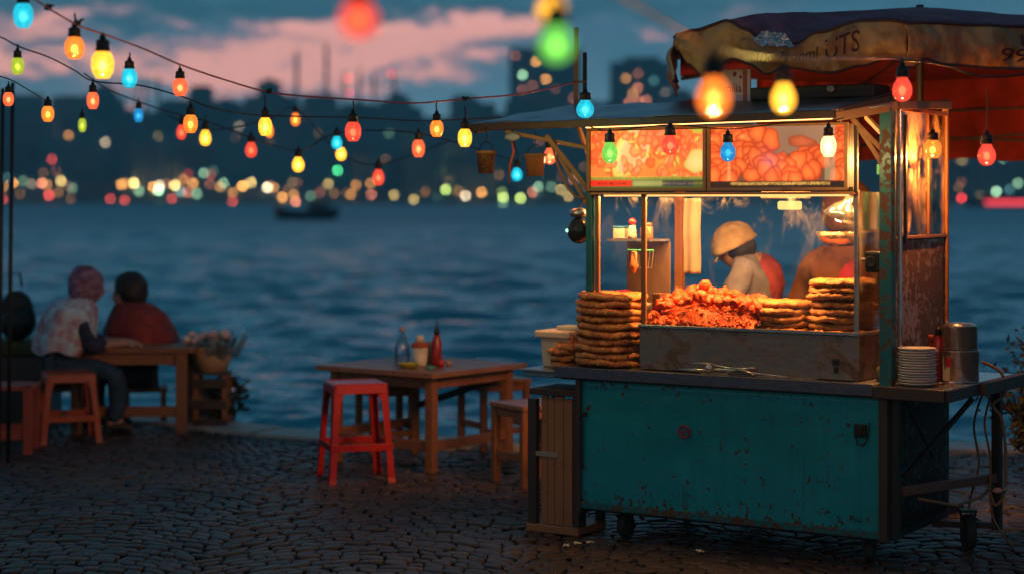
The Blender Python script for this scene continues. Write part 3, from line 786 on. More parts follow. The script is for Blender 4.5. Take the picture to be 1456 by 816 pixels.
# wheels
def wheel(x, y, r=.085, w=.045, rz=0.0):
    t = bpy.data.objects.new('wheel', None); COL.objects.link(t); t.parent = cart; t.location = (x, y, r); t.rotation_euler = (0, 0, rz)
    M = Matrix.Rotation(R(90), 4, 'Y')
    MB().lathe([(r * .62, -w / 2), (r * .93, -w / 2), (r, -w * .3), (r, w * .3), (r * .93, w / 2), (r * .62, w / 2)], 32, M=M).build('tyre', m_rubber, t, smooth=True)
    mb = MB(); mb.lathe([(0, -w * .35), (r * .22, -w * .55), (r * .25, -w * .3), (r * .5, -w * .2), (r * .64, -w * .5), (r * .66, w * .5), (r * .5, w * .2), (r * .25, w * .3), (r * .22, w * .55), (0, w * .35)], 32, M=M)
    mb.build('rim', m_bsteel, t, smooth=True)
    mb = MB(); mb.beam((-w * .7, 0, 0), (-w * .7, .01, r * 1.15), .006, .03); mb.beam((w * .7, 0, 0), (w * .7, .01, r * 1.15), .006, .03); mb.box((0, .01, r * 1.2), (w * 1.6, .06, .012)); mb.build('fork', m_black, t)
wheel(.34, .14, .062); wheel(.36, .80, .062, rz=.4); wheel(1.66, .2, .062, rz=.3); wheel(1.95, .78, .088, .05, rz=.55)
mb = MB(); mb.beam((1.78, .74, .12), (2.08, .80, .13), .03, .03); mb.build('axle', m_black, cart)

# ---- upper works
ZR = 2.12
def post(x, y, z0, z1, w, m, name='post'):
    mb = MB(); mb.b2(x - w / 2, x + w / 2, y - w / 2, y + w / 2, z0, z1); return mb.build(name, m, cart, bevel=.004)
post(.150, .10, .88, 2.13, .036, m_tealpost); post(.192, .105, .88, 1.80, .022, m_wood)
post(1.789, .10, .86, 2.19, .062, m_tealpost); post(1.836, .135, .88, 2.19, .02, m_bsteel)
post(.31, .80, .88, 2.20, .045, m_wood); post(1.80, .872, .876, 2.22, .028, m_wood); post(1.60, .80, .88, 2.2, .03, m_black)
post(.470, .10, .88, 1.80, .024, m_wood, 'case_post'); post(1.633, .10, .88, 1.80, .022, m_steel, 'case_post')
# roof sheet rising to the back, with front fascia
def roofz(x, y): return 2.158 + .02 * (x + .5) / 2 + .125 * (y + .06) / .8
mb = MB(); mb.grid(lambda u, v: (-.50 + 2.09 * u + (.12 * (1 - u) * v), -.06 + .80 * v, roofz(-.5 + 2.09 * u, -.06 + .8 * v) + .006 * math.sin(u * 34) * v + .012 * noise.noise(Vector((u * 6, v * 3, 0)))), 60, 14)
mb.build('roof', m_roof, cart, smooth=True, thick=.006)
mb = MB(); mb.beam((-.50, -.064, 2.138), (1.59, -.064, 2.158), .022, .038); mb.build('fascia', m_darkwood, cart, bevel=.003)
mb = MB(); mb.beam((-.49, -.03, 2.122), (-.38, .70, 2.25), .025, .03); mb.build('eave_beam', m_darkwood, cart, bevel=.003)
mb = MB(); mb.beam((1.59, -.05, 2.158), (1.60, .74, 2.275), .03, .05); mb.build('eave_beam', m_brace, cart, bevel=.003)
mb = MB(); mb.beam((1.59, -.05, 2.145), (1.84, .10, 2.20), .022, .045); mb.beam((1.84, .10, 2.20), (1.82, .88, 2.235), .022, .04); mb.build('side_eave', m_brace, cart, bevel=.003)
mb = MB(); mb.grid(lambda u, v: (1.60 + .22 * u, .02 + .86 * v, 2.17 + .06 * v + .03 * u), 6, 8); mb.build('side_roof', m_roof, cart, smooth=True, thick=.006)
mb = MB(); mb.grid(lambda u, v: (.16 + 1.44 * u, .02 + .78 * v, 2.135 + .10 * v), 6, 6); mb.build('ceiling', mat('warm_ceiling', (.45, .36, .26), .7), cart, thick=.004)
# braces
for p0, p1, w_ in (((.15, .09, 1.80), (-.06, .0, 2.09), .026), ((.15, .10, 1.70), (.0, .03, 1.98), .020), ((.16, .09, 2.02), (-.30, -.02, 2.115), .022), ((.15, .12, 1.93), (.02, .2, 2.14), .02)):
    mb = MB(); mb.beam(p0, p1, w_, w_); mb.build('brace', m_brace, cart, bevel=.003)
mb = MB(); pts = [(.13 - .19 * t - .0 * t, .07 - .04 * t, 1.76 + .33 * t - .10 * math.sin(t * 3.14)) for t in [i / 10 for i in range(11)]]; mb.tube(pts, .006); mb.build('lamp_cable', m_rope, cart, smooth=True)
for p0, p1 in (((1.80, .10, 1.95), (1.64, .02, 2.14)), ((1.80, .11, 1.86), (1.66, .05, 2.10)), ((1.78, .1, 2.05), (1.60, .3, 2.16))):
    mb = MB(); mb.beam(p0, p1, .018, .022); mb.build('brace', m_brace, cart, bevel=.002)

# ---- glass display case
PZ0, PZ1 = 1.80, 2.118
mb = MB(); mb.b2(.48, 1.622, .094, .098, 1.13, PZ0 - .01); mb.build('front_glass', m_glass, cart)
mb = MB(); mb.b2(.205, .458, .094, .098, .90, PZ0 - .01); mb.build('front_glass', m_glass, cart)
mb = MB(); mb.b2(1.631, 1.635, .115, .60, 1.13, 1.79); mb.build('side_glass', m_glass, cart)
# right side wall: upper glass, lower sheet
mb = MB(); mb.b2(1.798, 1.802, .135, .858, 1.565, 2.185); mb.build('side_window', m_glass_side, cart)
mb = MB(); mb.grid(lambda u, v: (1.80 + .004 * noise.noise(Vector((u * 4, v * 4, 3))), .135 + .723 * u, .88 + .69 * v + (.012 * noise.noise(Vector((u * 9, 0, 0))) if v > .95 else 0)), 20, 20)
mb.build('side_sheet', mat('brown_stained_sheet', fn=paint_fn((.30, .165, .105, 1), rust=(.11, .042, .018, 1), amount=.47)), cart, smooth=True, thick=.003)
mb = MB(); mb.b2(1.79, 1.812, .13, .865, 1.562, 1.578); mb.b2(1.79, 1.812, .13, .865, 2.18, 2.20); mb.b2(1.792, 1.81, .60, .615, 1.58, 2.18); mb.build('side_frame', m_wood, cart, bevel=.002)
mb = MB(); mb.b2(1.812, 1.826, .245, .262, 1.54, 2.16); mb.build('shutter_rod', m_black, cart)
# inside the side window: tins and cloths leaning on the glass
rs = random.Random(4)
m_strips = [mat('pane_strip_%s' % nme, c, .6) for nme, c in (('tan', (.55, .36, .22)), ('white', (.62, .52, .42)), ('green', (.05, .14, .12)), ('brown', (.24, .12, .07)))]
for i, (y0, y1, z0, z1, k) in enumerate([(.16, .25, 1.60, 2.02, 0), (.28, .34, 1.60, 1.86, 1), (.36, .42, 1.60, 1.80, 0), (.44, .52, 1.60, 2.0, 3), (.55, .60, 1.60, 1.84, 2), (.64, .71, 1.60, 1.98, 1), (.73, .78, 1.6, 1.88, 2)]):
    mb = MB(); mb.b2(1.772, 1.784, y0, y1, z0, z1); mb.build('shelf_packet', m_strips[k], cart, bevel=.004)
mb = MB(); mb.b2(1.74, 1.79, .14, .85, 1.585, 1.598); mb.build('inner_shelf', m_wood, cart)

# steel food box
mb = MB(); mb.b2(.452, 1.650, .085, .100, .885, 1.100); mb.b2(1.632, 1.650, .10, .62, .885, 1.100); mb.b2(.452, .47, .10, .62, .885, 1.1); mb.b2(.47, 1.632, .604, .62, .885, 1.1)
mb.build('food_box', mat('stained_box', fn=metal_fn((.34, .25, .20), .42, stain=(.05, .025, .015, 1), amount=.46)), cart, bevel=.003)
mb = MB(); mb.b2(.47, 1.632, .10, .604, 1.07, 1.08); mb.build('food_tray', m_steel, cart)
mb = MB(); mb.b2(.448, 1.654, .070, .112, 1.100, 1.116); mb.b2(1.63, 1.654, .112, .62, 1.1, 1.116); mb.build('box_rim', m_bsteel, cart, bevel=.003)
mb = MB(); mb.b2(1.515, 1.55, .078, .085, .955, .985); mb.b2(1.523, 1.545, .076, .085, .92, .95); mb.build('burner_knob', m_black, cart, bevel=.004)

# ---- picture signs
def paint_poster(kind, nx, ny, asp):
    rg = np.random.RandomState(5 if kind else 9)
    U, V = np.meshgrid(np.linspace(0, asp, nx + 1), np.linspace(0, 1, ny + 1))
    img = np.zeros((ny + 1, nx + 1, 3))
    def put(mask, col, a=1.0):
        m = np.clip(mask, 0, 1)[..., None] * a; img[:] = img * (1 - m) + np.array(col) * m
    def disc(cx, cy, rx, ry, ang, c_in, c_out, hl=None):
        dx, dy = U - cx, V - cy; c, s = math.cos(ang), math.sin(ang); a = (dx * c + dy * s) / rx; b = (-dx * s + dy * c) / ry
        th = np.arctan2(b, a); wob = 1 + .07 * np.sin(3 * th + cx * 9) + .05 * np.sin(5 * th + cy * 17)
        d = np.sqrt(a * a + b * b) / wob
        m = np.clip((1 - d) * 14, 0, 1); t = np.clip(d, 0, 1)[..., None] ** 2.2
        col = np.array(c_in) * (1 - t) + np.array(c_out) * t
        img[:] = img * (1 - m[..., None]) + col * m[..., None]
        if hl: 
            d2 = np.sqrt((a + .3) ** 2 + (b - .35) ** 2) / .28; put(np.clip(1 - d2, 0, 1) ** .8, hl, .75)
    if kind == 0:   # tomatoes, salad and grilled meat
        img[:] = (.80, .22, .05)
        for i in range(26): disc(rg.uniform(0, asp), rg.uniform(.2, 1), rg.uniform(.08, .2), rg.uniform(.06, .15), rg.uniform(0, 3), (.75, .12, .03), (.45, .04, .01))
        for i in range(14): disc(rg.uniform(0, asp * .3), rg.uniform(.15, 1.0), rg.uniform(.06, .11), rg.uniform(.06, .10), 0, (.85, .16, .04), (.40, .02, .01), (1, .6, .35))
        disc(.80, .62, .33, .50, -.5, (.85, .80, .35), (.45, .55, .10)); disc(.86, .62, .27, .42, -.5, (.95, .35, .22), (.9, .55, .35))
        disc(2.25, .66, .38, .46, .4, (.50, .62, .12), (.30, .45, .05)); disc(2.22, .62, .30, .37, .4, (.98, .28, .10), (.92, .20, .06))
        for i in range(46): 
            x = rg.normal(1.28, .36); y = rg.uniform(.2, .98); disc(x, y, rg.uniform(.06, .15), rg.uniform(.05, .12), rg.uniform(0, 3), (1, .26, .10), (.38, .02, .01), (1, .62, .40) if rg.rand() < .4 else None)
        for i in range(16): disc(rg.uniform(1.7, asp), rg.uniform(.2, .98), rg.uniform(.05, .16), rg.uniform(.04, .09), rg.uniform(0, 3), (1, .25, .07), (.75, .08, .02), (1, .7, .4) if rg.rand() < .4 else None)
        for i in range(18): disc(rg.uniform(.3, asp), rg.uniform(.2, .95), rg.uniform(.03, .09), rg.uniform(.015, .03), rg.uniform(0, 3), (.55, .68, .15), (.25, .4, .05))
        disc(asp - .15, .45, .22, .20, .8, (.80, .75, .35), (.45, .55, .12))
        band = (V < .20); put(band.astype(float), (.05, .10, .03)); put(((V > .145) & (V < .195)).astype(float), (.30, .42, .08))
        put(((V < .135) & (V > .03) & (U < .82)).astype(float), (.62, .012, .012)); put(((V < .13) & (V > .03) & (U > .84) & (U < 1.42)).astype(float), (.22, .34, .14))
        put(((V < .12) & (V > .03) & (U > 1.46) & (U < asp - .2)).astype(float), (.03, .04, .09))
        t = (rg.rand(*U.shape) > .45) & (V > .155) & (V < .185); put(t.astype(float), (.05, .09, .02), .8)
        t = (np.sin(U * 95 + np.sin(U * 23) * 3) > .1) & (V > .06) & (V < .10) & (U > .15) & (U < .72); put(t.astype(float), (.16, .0, .0), .9)
        t = (rg.rand(*U.shape) > .5) & (V > .06) & (V < .09) & (U > .9); put(t.astype(float), (.5, .42, .18), .5)
    else:           # fried balls heaped in a glass dish
        img[:] = (.13, .07, .045)
        put(((U > 1.0) & (U < 2.15) & (V > .55)).astype(float), (.22, .16, .12)); 
        def heap(n, x0, x1, f, r0, r1):
            P = sorted([(rg.uniform(x0, x1), rg.uniform(.12, 1.0)) for _ in range(n)], key=lambda q: -q[1])
            for x, y in P:
                if y < f(x): disc(x, y, rg.uniform(r0, r1), rg.uniform(r0, r1) * .9, rg.uniform(0, 3), (.95, .20, .05), (.22, .02, .005), (1, .42, .18) if rg.rand() < .25 else None)
        heap(46, .0, .9, lambda x: 1.0 - .05 * x, .13, .20)
        heap(40, .8, 2.1, lambda x: .98 - .35 * (x - .8), .13, .22)
        heap(26, 2.2, asp + .1, lambda x: 1.0, .13, .19)
        disc(1.62, .74, .26, .10, -.1, (.45, .12, .05), (.2, .05, .02))
        put(((U > 2.02) & (U < 2.2) & (V > .12)).astype(float), (.25, .30, .22), .65)
        put(((U > .30) & (U < .36) & (V > .12)).astype(float), (.75, .45, .25), .4)
        put((V < .11).astype(float), (.02, .012, .01))
        t = (rg.rand(*U.shape) > .35) & (V > .045) & (V < .085) & (U > .35) & (U < asp - .25); put(t.astype(float), (.55, .42, .12), .9)
    for _ in range(3 if kind == 0 else 2):
        p_ = np.pad(img, ((1, 1), (1, 1), (0, 0)), 'edge'); img = (p_[:-2, 1:-1] + p_[2:, 1:-1] + p_[1:-1, :-2] + p_[1:-1, 2:] + 2 * p_[1:-1, 1:-1]) / 6
    nz = rg.rand(*U.shape) * .12 + .94
    return np.clip(img * nz[..., None], 0, 1)
def lightbox(name, kind, x0, x1, z0, z1, y, strength):
    nx = int((x1 - x0) / .0028); ny = int((z1 - z0) / .0028); img = paint_poster(kind, nx, ny, (x1 - x0) / (z1 - z0))
    m = MB(); m.grid(lambda u, v: (x0 + (x1 - x0) * u, y, z0 + (z1 - z0) * v), nx, ny)
    mt = bpy.data.materials.new(name + '_print'); mt.use_nodes = True; T = NT(mt.node_tree); b = T.n['Principled BSDF']
    a = T.new('ShaderNodeAttribute'); a.attribute_name = 'print'
    T.put(b.inputs['Base Color'], T.mix(.92, a.outputs['Color'], (.0, .0, .0, 1))); b.inputs['Roughness'].default_value = .3
    T.put(b.inputs['Emission Color'], T.mix(1.0, a.outputs['Color'], (1, .66, .46, 1), 'MULTIPLY'))
    # the print glows by its own emission, made uneven by noise
    oc = T.new('ShaderNodeTexCoord').outputs['Object']; n_ = T.noise(oc, 3.2, 2, .5)
    T.put(b.inputs['Emission Strength'], T.math('MULTIPLY_ADD', n_, strength * .8, strength * .6))
    mt.cycles.emission_sampling = 'NONE'
    me = m.mesh(name, mt); at = me.attributes.new('print', 'FLOAT_COLOR', 'POINT')
    at.data.foreach_set('color', np.concatenate([img.reshape(-1, 3), np.ones((img.shape[0] * img.shape[1], 1))], 1).astype(np.float32).ravel())
    return link(name, me, cart)
xa, xm0, xm1, xb = .178, .835, .875, 1.588
lightbox('picture_sign', 0, xa, xm0, PZ0 + .012, PZ1 - .01, .058, 1.45)
lightbox('picture_sign', 1, xm1, xb, PZ0 + .012, PZ1 - .004, .058, 1.7)
mb = MB()
for x0, x1 in ((xa - .014, xm0 + .010), (xm1 - .012, xb + .014)):
    mb.b2(x0 - .006, x1 + .006, .045, .064, PZ0 - .004, PZ0 + .012); mb.b2(x0 - .006, x1 + .006, .045, .064, PZ1 - .006, PZ1 + .006)
    mb.b2(x0 - .006, x0 + .012, .0455, .0635, PZ0 + .012, PZ1 - .006); mb.b2(x1 - .012, x1 + .006, .0455, .0635, PZ0 + .012, PZ1 - .006)
mb.build('sign_frame', m_brace, cart, bevel=.002)
mb = MB(); mb.b2(xa - .02, xb + .04, .066, .105, PZ0 - .008, PZ0 + .012); mb.b2(xa - .02, xb + .02, .066, .16, PZ0 + .014, PZ1); mb.build('sign_box', m_darkwood, cart)
mb = MB(); mb.b2(xa, xb + .05, .05, .09, PZ0 - .022, PZ0 - .010); mb.build('sign_rail', mat('gilt_rail', (.42, .20, .08), .35, .5), cart, bevel=.003)
mb = MB(); mb.b2(xb + .045, xb + .062, .06, .085, 1.785, 2.14); mb.build('sign_post', m_black, cart, bevel=.003)
# small red and green flyers beside the signs
for x, z, w_, h_, c in ((1.69, 1.86, .05, .09, (.55, .05, .02)), (1.655, 1.90, .025, .05, (.05, .42, .22)), (1.70, 1.99, .055, .07, (.55, .14, .05)), (1.74, 1.93, .03, .03, (.2, .4, .2))):
    mb = MB(); mb.b2(x, x + w_, .30, .304, z - h_ / 2, z + h_ / 2); mb.build('flyer', mat('flyer_%d' % int(c[0] * 100 + c[1] * 1000), c, .6), cart)

# lamps in the cart: fittings with their light
WARM = (1.0, .43, .12)
def lampfit(x, y, z, power, r=.018, name='ceiling_lamp', em=14, light_r=.03):
    t = bpy.data.objects.new(name, None); COL.objects.link(t); t.parent = cart; t.location = (x, y, z)
    MB().lathe([(.012, .05), (.014, .03), (.012, .022)], 12).build('socket', m_black, t)
    MB().ball((0, 0, 0), r, 2, (1, 1, 1.25)).build('glass', emis('warm_bulb_%d' % em, (1, .62, .25), em), t, smooth=True)
    ld = bpy.data.lights.new(name, 'POINT'); ld.energy = power; ld.color = WARM; ld.shadow_soft_size = light_r
    lo = bpy.data.objects.new('glow', ld); COL.objects.link(lo); lo.parent = t; lo.location = (0, 0, -.03)
lampfit(.62, .24, 1.99, 30); lampfit(1.02, .26, 1.99, 30); lampfit(1.40, .27, 1.99, 34); lampfit(1.70, .36, 1.98, 26); lampfit(1.70, .70, 1.90, 18)  # last lamp is an extra, added to raise the side window's glow
lampfit(.30, .26, 2.0, 4)  # added lamp, unseen behind the sign, brightens the left bay
# row of light just behind the fascia: warm strip shining on the signs
mb = MB(); mb.tube([(.2, -.028, 2.128), (1.56, -.028, 2.142)], .006); mb.build('strip_lamp', emis('warm_strip', (1, .40, .11), 5, sampling='AUTO'), cart)
# strip lamp tucked under the sign rail, shining down on the food
t = bpy.data.objects.new('strip_lamp', None); COL.objects.link(t); t.parent = cart; t.location = (0, 0, 0)
MB().tube([(.22, .125, 1.776), (1.58, .125, 1.776)], .007).build('tube', emis('under_strip', (1, .42, .12), 2.2, 'NONE'), t)
ld = bpy.data.lights.new('strip_lamp', 'AREA'); ld.shape = 'RECTANGLE'; ld.size = 1.40; ld.size_y = .035; ld.energy = 38; ld.color = (1, .43, .12)
lo = bpy.data.objects.new('glow', ld); COL.objects.link(lo); lo.parent = t; lo.location = (.90, .122, 1.767)
# hanging lamp with a tin shade in front of the vendors
t = bpy.data.objects.new('hanging_lamp', None); COL.objects.link(t); t.parent = cart; t.location = (1.40, .46, 1.66); t.scale = (1.25, 1.25, 1.25)
MB().tube([(0, 0, .40), (.01, 0, .25), (0, 0, .10)], .004).build('cable', m_black, t)
MB().lathe([(.015, .10), (.02, .07), (.045, .05), (.075, .0), (.072, .0), (.04, .046), (.0, .06)], 24, M=Matrix.Rotation(R(24), 4, 'Y')).build('shade', m_bsteel, t, smooth=True)
MB().ball((.005, -.01, .0), .020, 2, (1.3, 1, .8)).build('glass', emis('hot_bulb', (1, .78, .45), 22), t, smooth=True)
MB().lathe([(.004, -.115), (.05, -.112), (.085, -.09), (.10, -.055), (.096, -.055), (.08, -.085), (.045, -.105), (0, -.108)], 28).build('pan', mat('copper_pan', fn=metal_fn((.45, .27, .14), .25)), t, smooth=True)
ld = bpy.data.lights.new('hanging_lamp', 'POINT'); ld.energy = 10; ld.color = (1, .55, .22); ld.shadow_soft_size = .02
lo = bpy.data.objects.new('glow', ld); COL.objects.link(lo); lo.parent = t; lo.location = (0, -.03, -.03)
# a box-shaped lamp at the back, warm yellow
mb = MB(); mb.b2(.94, 1.06, .70, .76, 1.70, 1.745); mb.build('back_lamp', emis('yellow_box_lamp', (1, .58, .16), 1.6), cart, bevel=.01)
mb = MB(); mb.b2(.86, 1.12, .66, .74, 1.758, 1.80); mb.build('lamp_shelf', mat('pale_shelf', (.45, .30, .2), .5), cart, bevel=.01)
# left bay: wire shelf fixtures
m_paper = mat('towel_paper', (.26, .19, .14), .9)
mb = MB(); mb.b2(.20, .46, .18, .40, 1.535, 1.545); mb.build('bay_shelf', m_steel, cart)
mb = MB(); mb.b2(.20, .46, .40, .41, .9, 1.53); mb.build('bay_back', mat('dim_bay_sheet', (.16, .10, .07), .6), cart)
def on_cart(name, label, cat, s, t, z, rz=0.0, group=None): return thing(name, label, cat, CW(s, t, z), -TH + rz, group)
# loose goods in the left bay
o = on_cart('spice_tin', 'small blue and white tin on the upper shelf of the left bay', 'tin', .255, .24, 1.546)
mb = MB(); mb.b2(-.035, .035, -.025, .025, 0, .055); mb.build('tin_body', mat('tin_cream', (.5, .42, .36), .4), o, bevel=.004); mb = MB(); mb.b2(-.036, .036, -.026, .026, .056, .068); mb.build('lid', mat('tin_blue', (.04, .15, .35), .4), o, bevel=.003)
o = on_cart('salt_shaker', 'white shaker with red cap on the upper shelf of the left bay', 'shaker', .335, .22, 1.546)
MB().lathe([(0, 0), (.022, 0), (.025, .02), (.018, .06), (.016, .075)], 20).build('shaker_body', mat('shaker_glass', (.65, .45, .36), .25), o, smooth=True)
MB().lathe([(.018, .075), (.02, .095), (.012, .107), (0, .11)], 20).build('cap', m_red, o, smooth=True)
o = on_cart('jar', 'brown jar with an orange lid on the upper shelf of the left bay', 'jar', .41, .24, 1.546)
MB().lathe([(0, 0), (.03, 0), (.033, .01), (.033, .06), (.026, .07)], 20).build('jar_body', mat('jar_brown', (.25, .10, .05), .2), o, smooth=True); MB().lathe([(.028, .07), (.028, .085), (0, .086)], 20).build('lid', m_orange, o, smooth=True)
o = on_cart('wire_basket', 'small green-rimmed wire basket hung behind the glass of the left bay', 'basket', .40, .18, 1.40)
mb = MB(); mb.tube([(-.055, -.03, .09), (.055, -.03, .09), (.055, .05, .09), (-.055, .05, .09), (-.055, -.03, .09)], .004); mb.build('rim', mat('green_wire', (.05, .35, .15), .4), o)
mb = MB(); [mb.tube([(-.055 + i * .022, -.03, .09), (-.05 + i * .02, -.02, 0), (-.05 + i * .02, .04, 0), (-.055 + i * .022, .05, .09)], .0018, 5) for i in range(6)]; mb.build('wires', m_steel, o)
o = on_cart('squeeze_bottle', 'small orange squeeze bottle upside down in the left bay basket', 'bottle', .375, .165, 1.395)
MB().lathe([(0, -.03), (.008, -.02), (.018, .0), (.022, .015), (.017, .03), (.016, .085), (0, .09)], 16).build('bottle_body', mat('orange_sauce', (.75, .20, .05), .3), o, smooth=True)
o = on_cart('canister', 'tall dark red canister standing at the bottom of the left bay', 'canister', .265, .26, 1.12)
MB().lathe([(0, -.235), (.042, -.235), (.042, .12), (.038, .125)], 24).build('canister_body', mat('canister_red', (.22, .012, .02), .4), o, smooth=True); MB().lathe([(.044, .12), (.044, .145), (.02, .16), (0, .162)], 24).build('lid', m_stk, o, smooth=True)
o = on_cart('jug', 'smoky glass jug at the bottom of the left bay beside the red canister', 'jug', .385, .27, .885)
MB().lathe([(0, 0), (.05, 0), (.058, .06), (.052, .25), (.045, .30), (.05, .33)], 24).build('jug_body', mat('smoky_glass', (.13, .09, .07), .12), o, smooth=True)
o = on_cart('paper_towel', 'beige paper towel sheet hanging behind the case glass', 'towel', .47, .50, 1.36)
MB().grid(lambda u, v: (.02 + .10 * u, .008 * math.sin(u * 9) + .004 * math.sin(v * 8), .40 * v), 12, 20).build('towel_sheet', m_paper, o, smooth=True, thick=.002)
o = on_cart('carton', 'brown and red carton standing left of the orange food heap', 'carton', .50, .20, 1.08)
mb = MB(); mb.b2(-.022, .025, -.03, .05, 0, .19); mb.build('box', mat('carton_brown', (.13, .05, .03), .6), o, bevel=.003); mb = MB(); mb.b2(-.018, .020, -.0325, -.0305, .03, .12); mb.build('print', m_stk, o)
# round dark lantern hung outside the left post
o = on_cart('round_lantern', 'round dark glass lantern hung outside the left cart post', 'lantern', .062, .13, 1.62)
MB().ball((0, 0, -.03), .068, 3, (.92, .92, 1.05)).build('globe', mat('dark_globe', (.02, .022, .025), .08), o, smooth=True)
MB().lathe([(.04, .04), (.05, .055), (.045, .08), (.015, .09), (0, .092)], 20).build('cap', m_steel, o, smooth=True); MB().tube([(0, 0, .09), (.03, -.0, .13), (.075, -.02, .13)], .004).build('hook', m_black, o)
MB().ball((-.045, -.045, -.03), .010, 1).build('lamp', emis('green_spark', (.3, .9, .5), 3), o)  # two small glowing beads on the outside of the dark globe
MB().ball((-.062, -.01, -.03), .007, 1).build('lamp', emis('white_spark', (1, .9, .6), 3), o)

# ================================================================== FOOD
ORD = ['lowest', 'second', 'third', 'fourth', 'fifth', 'sixth', 'seventh', 'eighth', 'ninth', 'tenth', 'eleventh', 'twelfth', 'thirteenth', 'fourteenth', 'fifteenth', 'sixteenth']
def rankword(i, n): return 'topmost' if i == n - 1 else ('lowest' if i == 0 else ORD[i] + ' from the bottom')
def bread_fn(T, b, oc):
    n = T.noise(oc, 16, 5, .65, .4); n2 = T.noise(oc, 70, 4, .7); sp = T.voro(oc, 85)
    c = T.mix(T.smooth(n, .32, .66), (.78, .31, .075, 1), (.40, .11, .028, 1))
    c = T.mix(T.smooth(n2, .53, .68, 0, .85), c, (.085, .022, .008, 1))
    c = T.mix(T.smooth(sp, .30, .12, 0, .7), c, (.80, .50, .22, 1))
    T.put(b.inputs['Base Color'], c); b.inputs['Roughness'].default_value = .55
    T.put(b.inputs['Normal'], T.bump(T.math('ADD', T.math('MULTIPLY', n2, .8), n), .8, .012))
m_bread = mat('flatbread_crust', fn=bread_fn)
def bread_mesh(r, h, seed):
    m = MB(); prof = []; K = 9
    for i in range(K + 1):
        a = math.pi * i / K - math.pi / 2; prof.append((r - h * .7 + h * .7 * math.cos(a), h / 2 + h * .39 * math.sin(a)))
    prof = [(0.0001, 0.0), (r * .5, .0), (r * .74, .0005)] + prof + [(r * .74, h * .99), (r * .5, h * 1.0), (r * .2, h * 1.0), (0.0001, h * 1.0)]
    sd = Vector((seed * 5.3, seed * 2.1, 0))
    def jit(v, i, k):
        a = math.atan2(v.y, v.x)
        d = Vector((math.cos(a) * 1.2, math.sin(a) * 1.2, 0)) + sd
        rr = 1 + .045 * noise.noise(d) + .012 * noise.noise(d * 5)
        sag = .009 * noise.noise(d * 1.4 + Vector((9, 0, 0))) * (math.hypot(v.x, v.y) / r) ** 2
        lump = .0045 * noise.noise(Vector((v.x * 45, v.y * 45, v.z * 60)) + sd) + .003 * noise.noise(Vector((v.x * 110, v.y * 110, v.z * 120)) + sd)
        return Vector((v.x * rr + v.x / r * lump, v.y * rr + v.y / r * lump, v.z + sag + lump))
    m.lathe(prof, 72, jit=jit); return m.mesh('flatbread', m_bread, True)
bm_ = [bread_mesh(1.0 * .17, .026, i) for i in range(6)]
rs = random.Random(8)
def stack(n, s, t, z, r, h, where, off=.008, group=None):
    off = .012
    for i in range(n):
        o = link('flatbread', bm_[rs.randrange(6)], None, CW(s + rs.uniform(-off, off), t + rs.uniform(-off, off), z + i * h))
        k = r / .17 * rs.uniform(.97, 1.03); o.scale = (k, k, h / .0245); o.rotation_euler = (rs.uniform(-.02, .02), rs.uniform(-.02, .02), rs.uniform(0, 6.28))
        tag(o, '%s flatbread in the %s' % (rankword(i, n), where), 'flatbread', group or where)
zb = .882
stack(10, .225, .185, zb, .186, .0385, 'tall stack at the left counter end')
stack(5, 1.165, .31, 1.082, .140, .0330, 'shorter stack inside the glass case')
stack(8, 1.463, .33, 1.082, .166, .0345, 'taller stack at right in the glass case')
for i in range(4):
    o = link('flatbread', bm_[(i + 2) % 6], None, CW(-.055 - .01 * i + (.05 if i == 3 else 0), .20 + .01 * (i % 2), .853 + i * .034)); o.scale = (.50, .50, 1.35); o.rotation_euler = (.05 * (-1) ** i, .06, i)
    tag(o, '%s small dark bun beside the white foam box' % rankword(i, 4), 'bun', 'small dark buns beside the foam box')
o = on_cart('sausage', 'short orange sausage standing in the bun pile by the foam box', 'sausage', -.015, .19, .985)
MB().lathe([(0, -.01), (.009, -.006), (.011, .01), (.010, .04), (.006, .052), (0, .055)], 14).build('sausage_skin', mat('orange_sausage', (.65, .15, .04), .35), o, smooth=True, rot=(.1, .1, 0))

# heap of fried pieces
def fry_fn(T, b, oc):
    oi = T.new('ShaderNodeObjectInfo').outputs['Random']
    n = T.noise(oc, 45, 4, .7); n2 = T.noise(oc, 130, 3, .7)
    c = T.mix(oi, (.60, .050, .010, 1), (.72, .10, .016, 1)); c = T.mix(T.smooth(n, .45, .75, 0, .7), c, (.34, .03, .008, 1))
    c = T.mix(T.smooth(n2, .58, .7, 0, .6), c, (.85, .22, .04, 1))
    T.put(b.inputs['Base Color'], c); b.inputs['Roughness'].default_value = .38
    T.put(b.inputs['Normal'], T.bump(T.math('ADD', n, n2), .7, .006))
m_fry = mat('fried_coating', fn=fry_fn)
fry = []
for i in range(7):
    m = MB(); sc = (1, rs.uniform(.75, 1), rs.uniform(.7, .95)) if i < 5 else (1, .62, .8)
    m.ball((0, 0, 0), .026, 3, sc, .36 if i < 4 else .22, 1.7, i + 2); fry.append(m.mesh('fried_piece', m_fry, True))
cnt = 0
def heap_h(s, t):   # height of the heap's core above the tray
    a = max(0, 1 - ((s - .73) / .36) ** 2) * max(0, 1 - ((t - .33) / .27) ** 2)
    return .070 + .115 * a ** .45 + .03 * noise.noise(Vector((s * 9, t * 9, 2)))
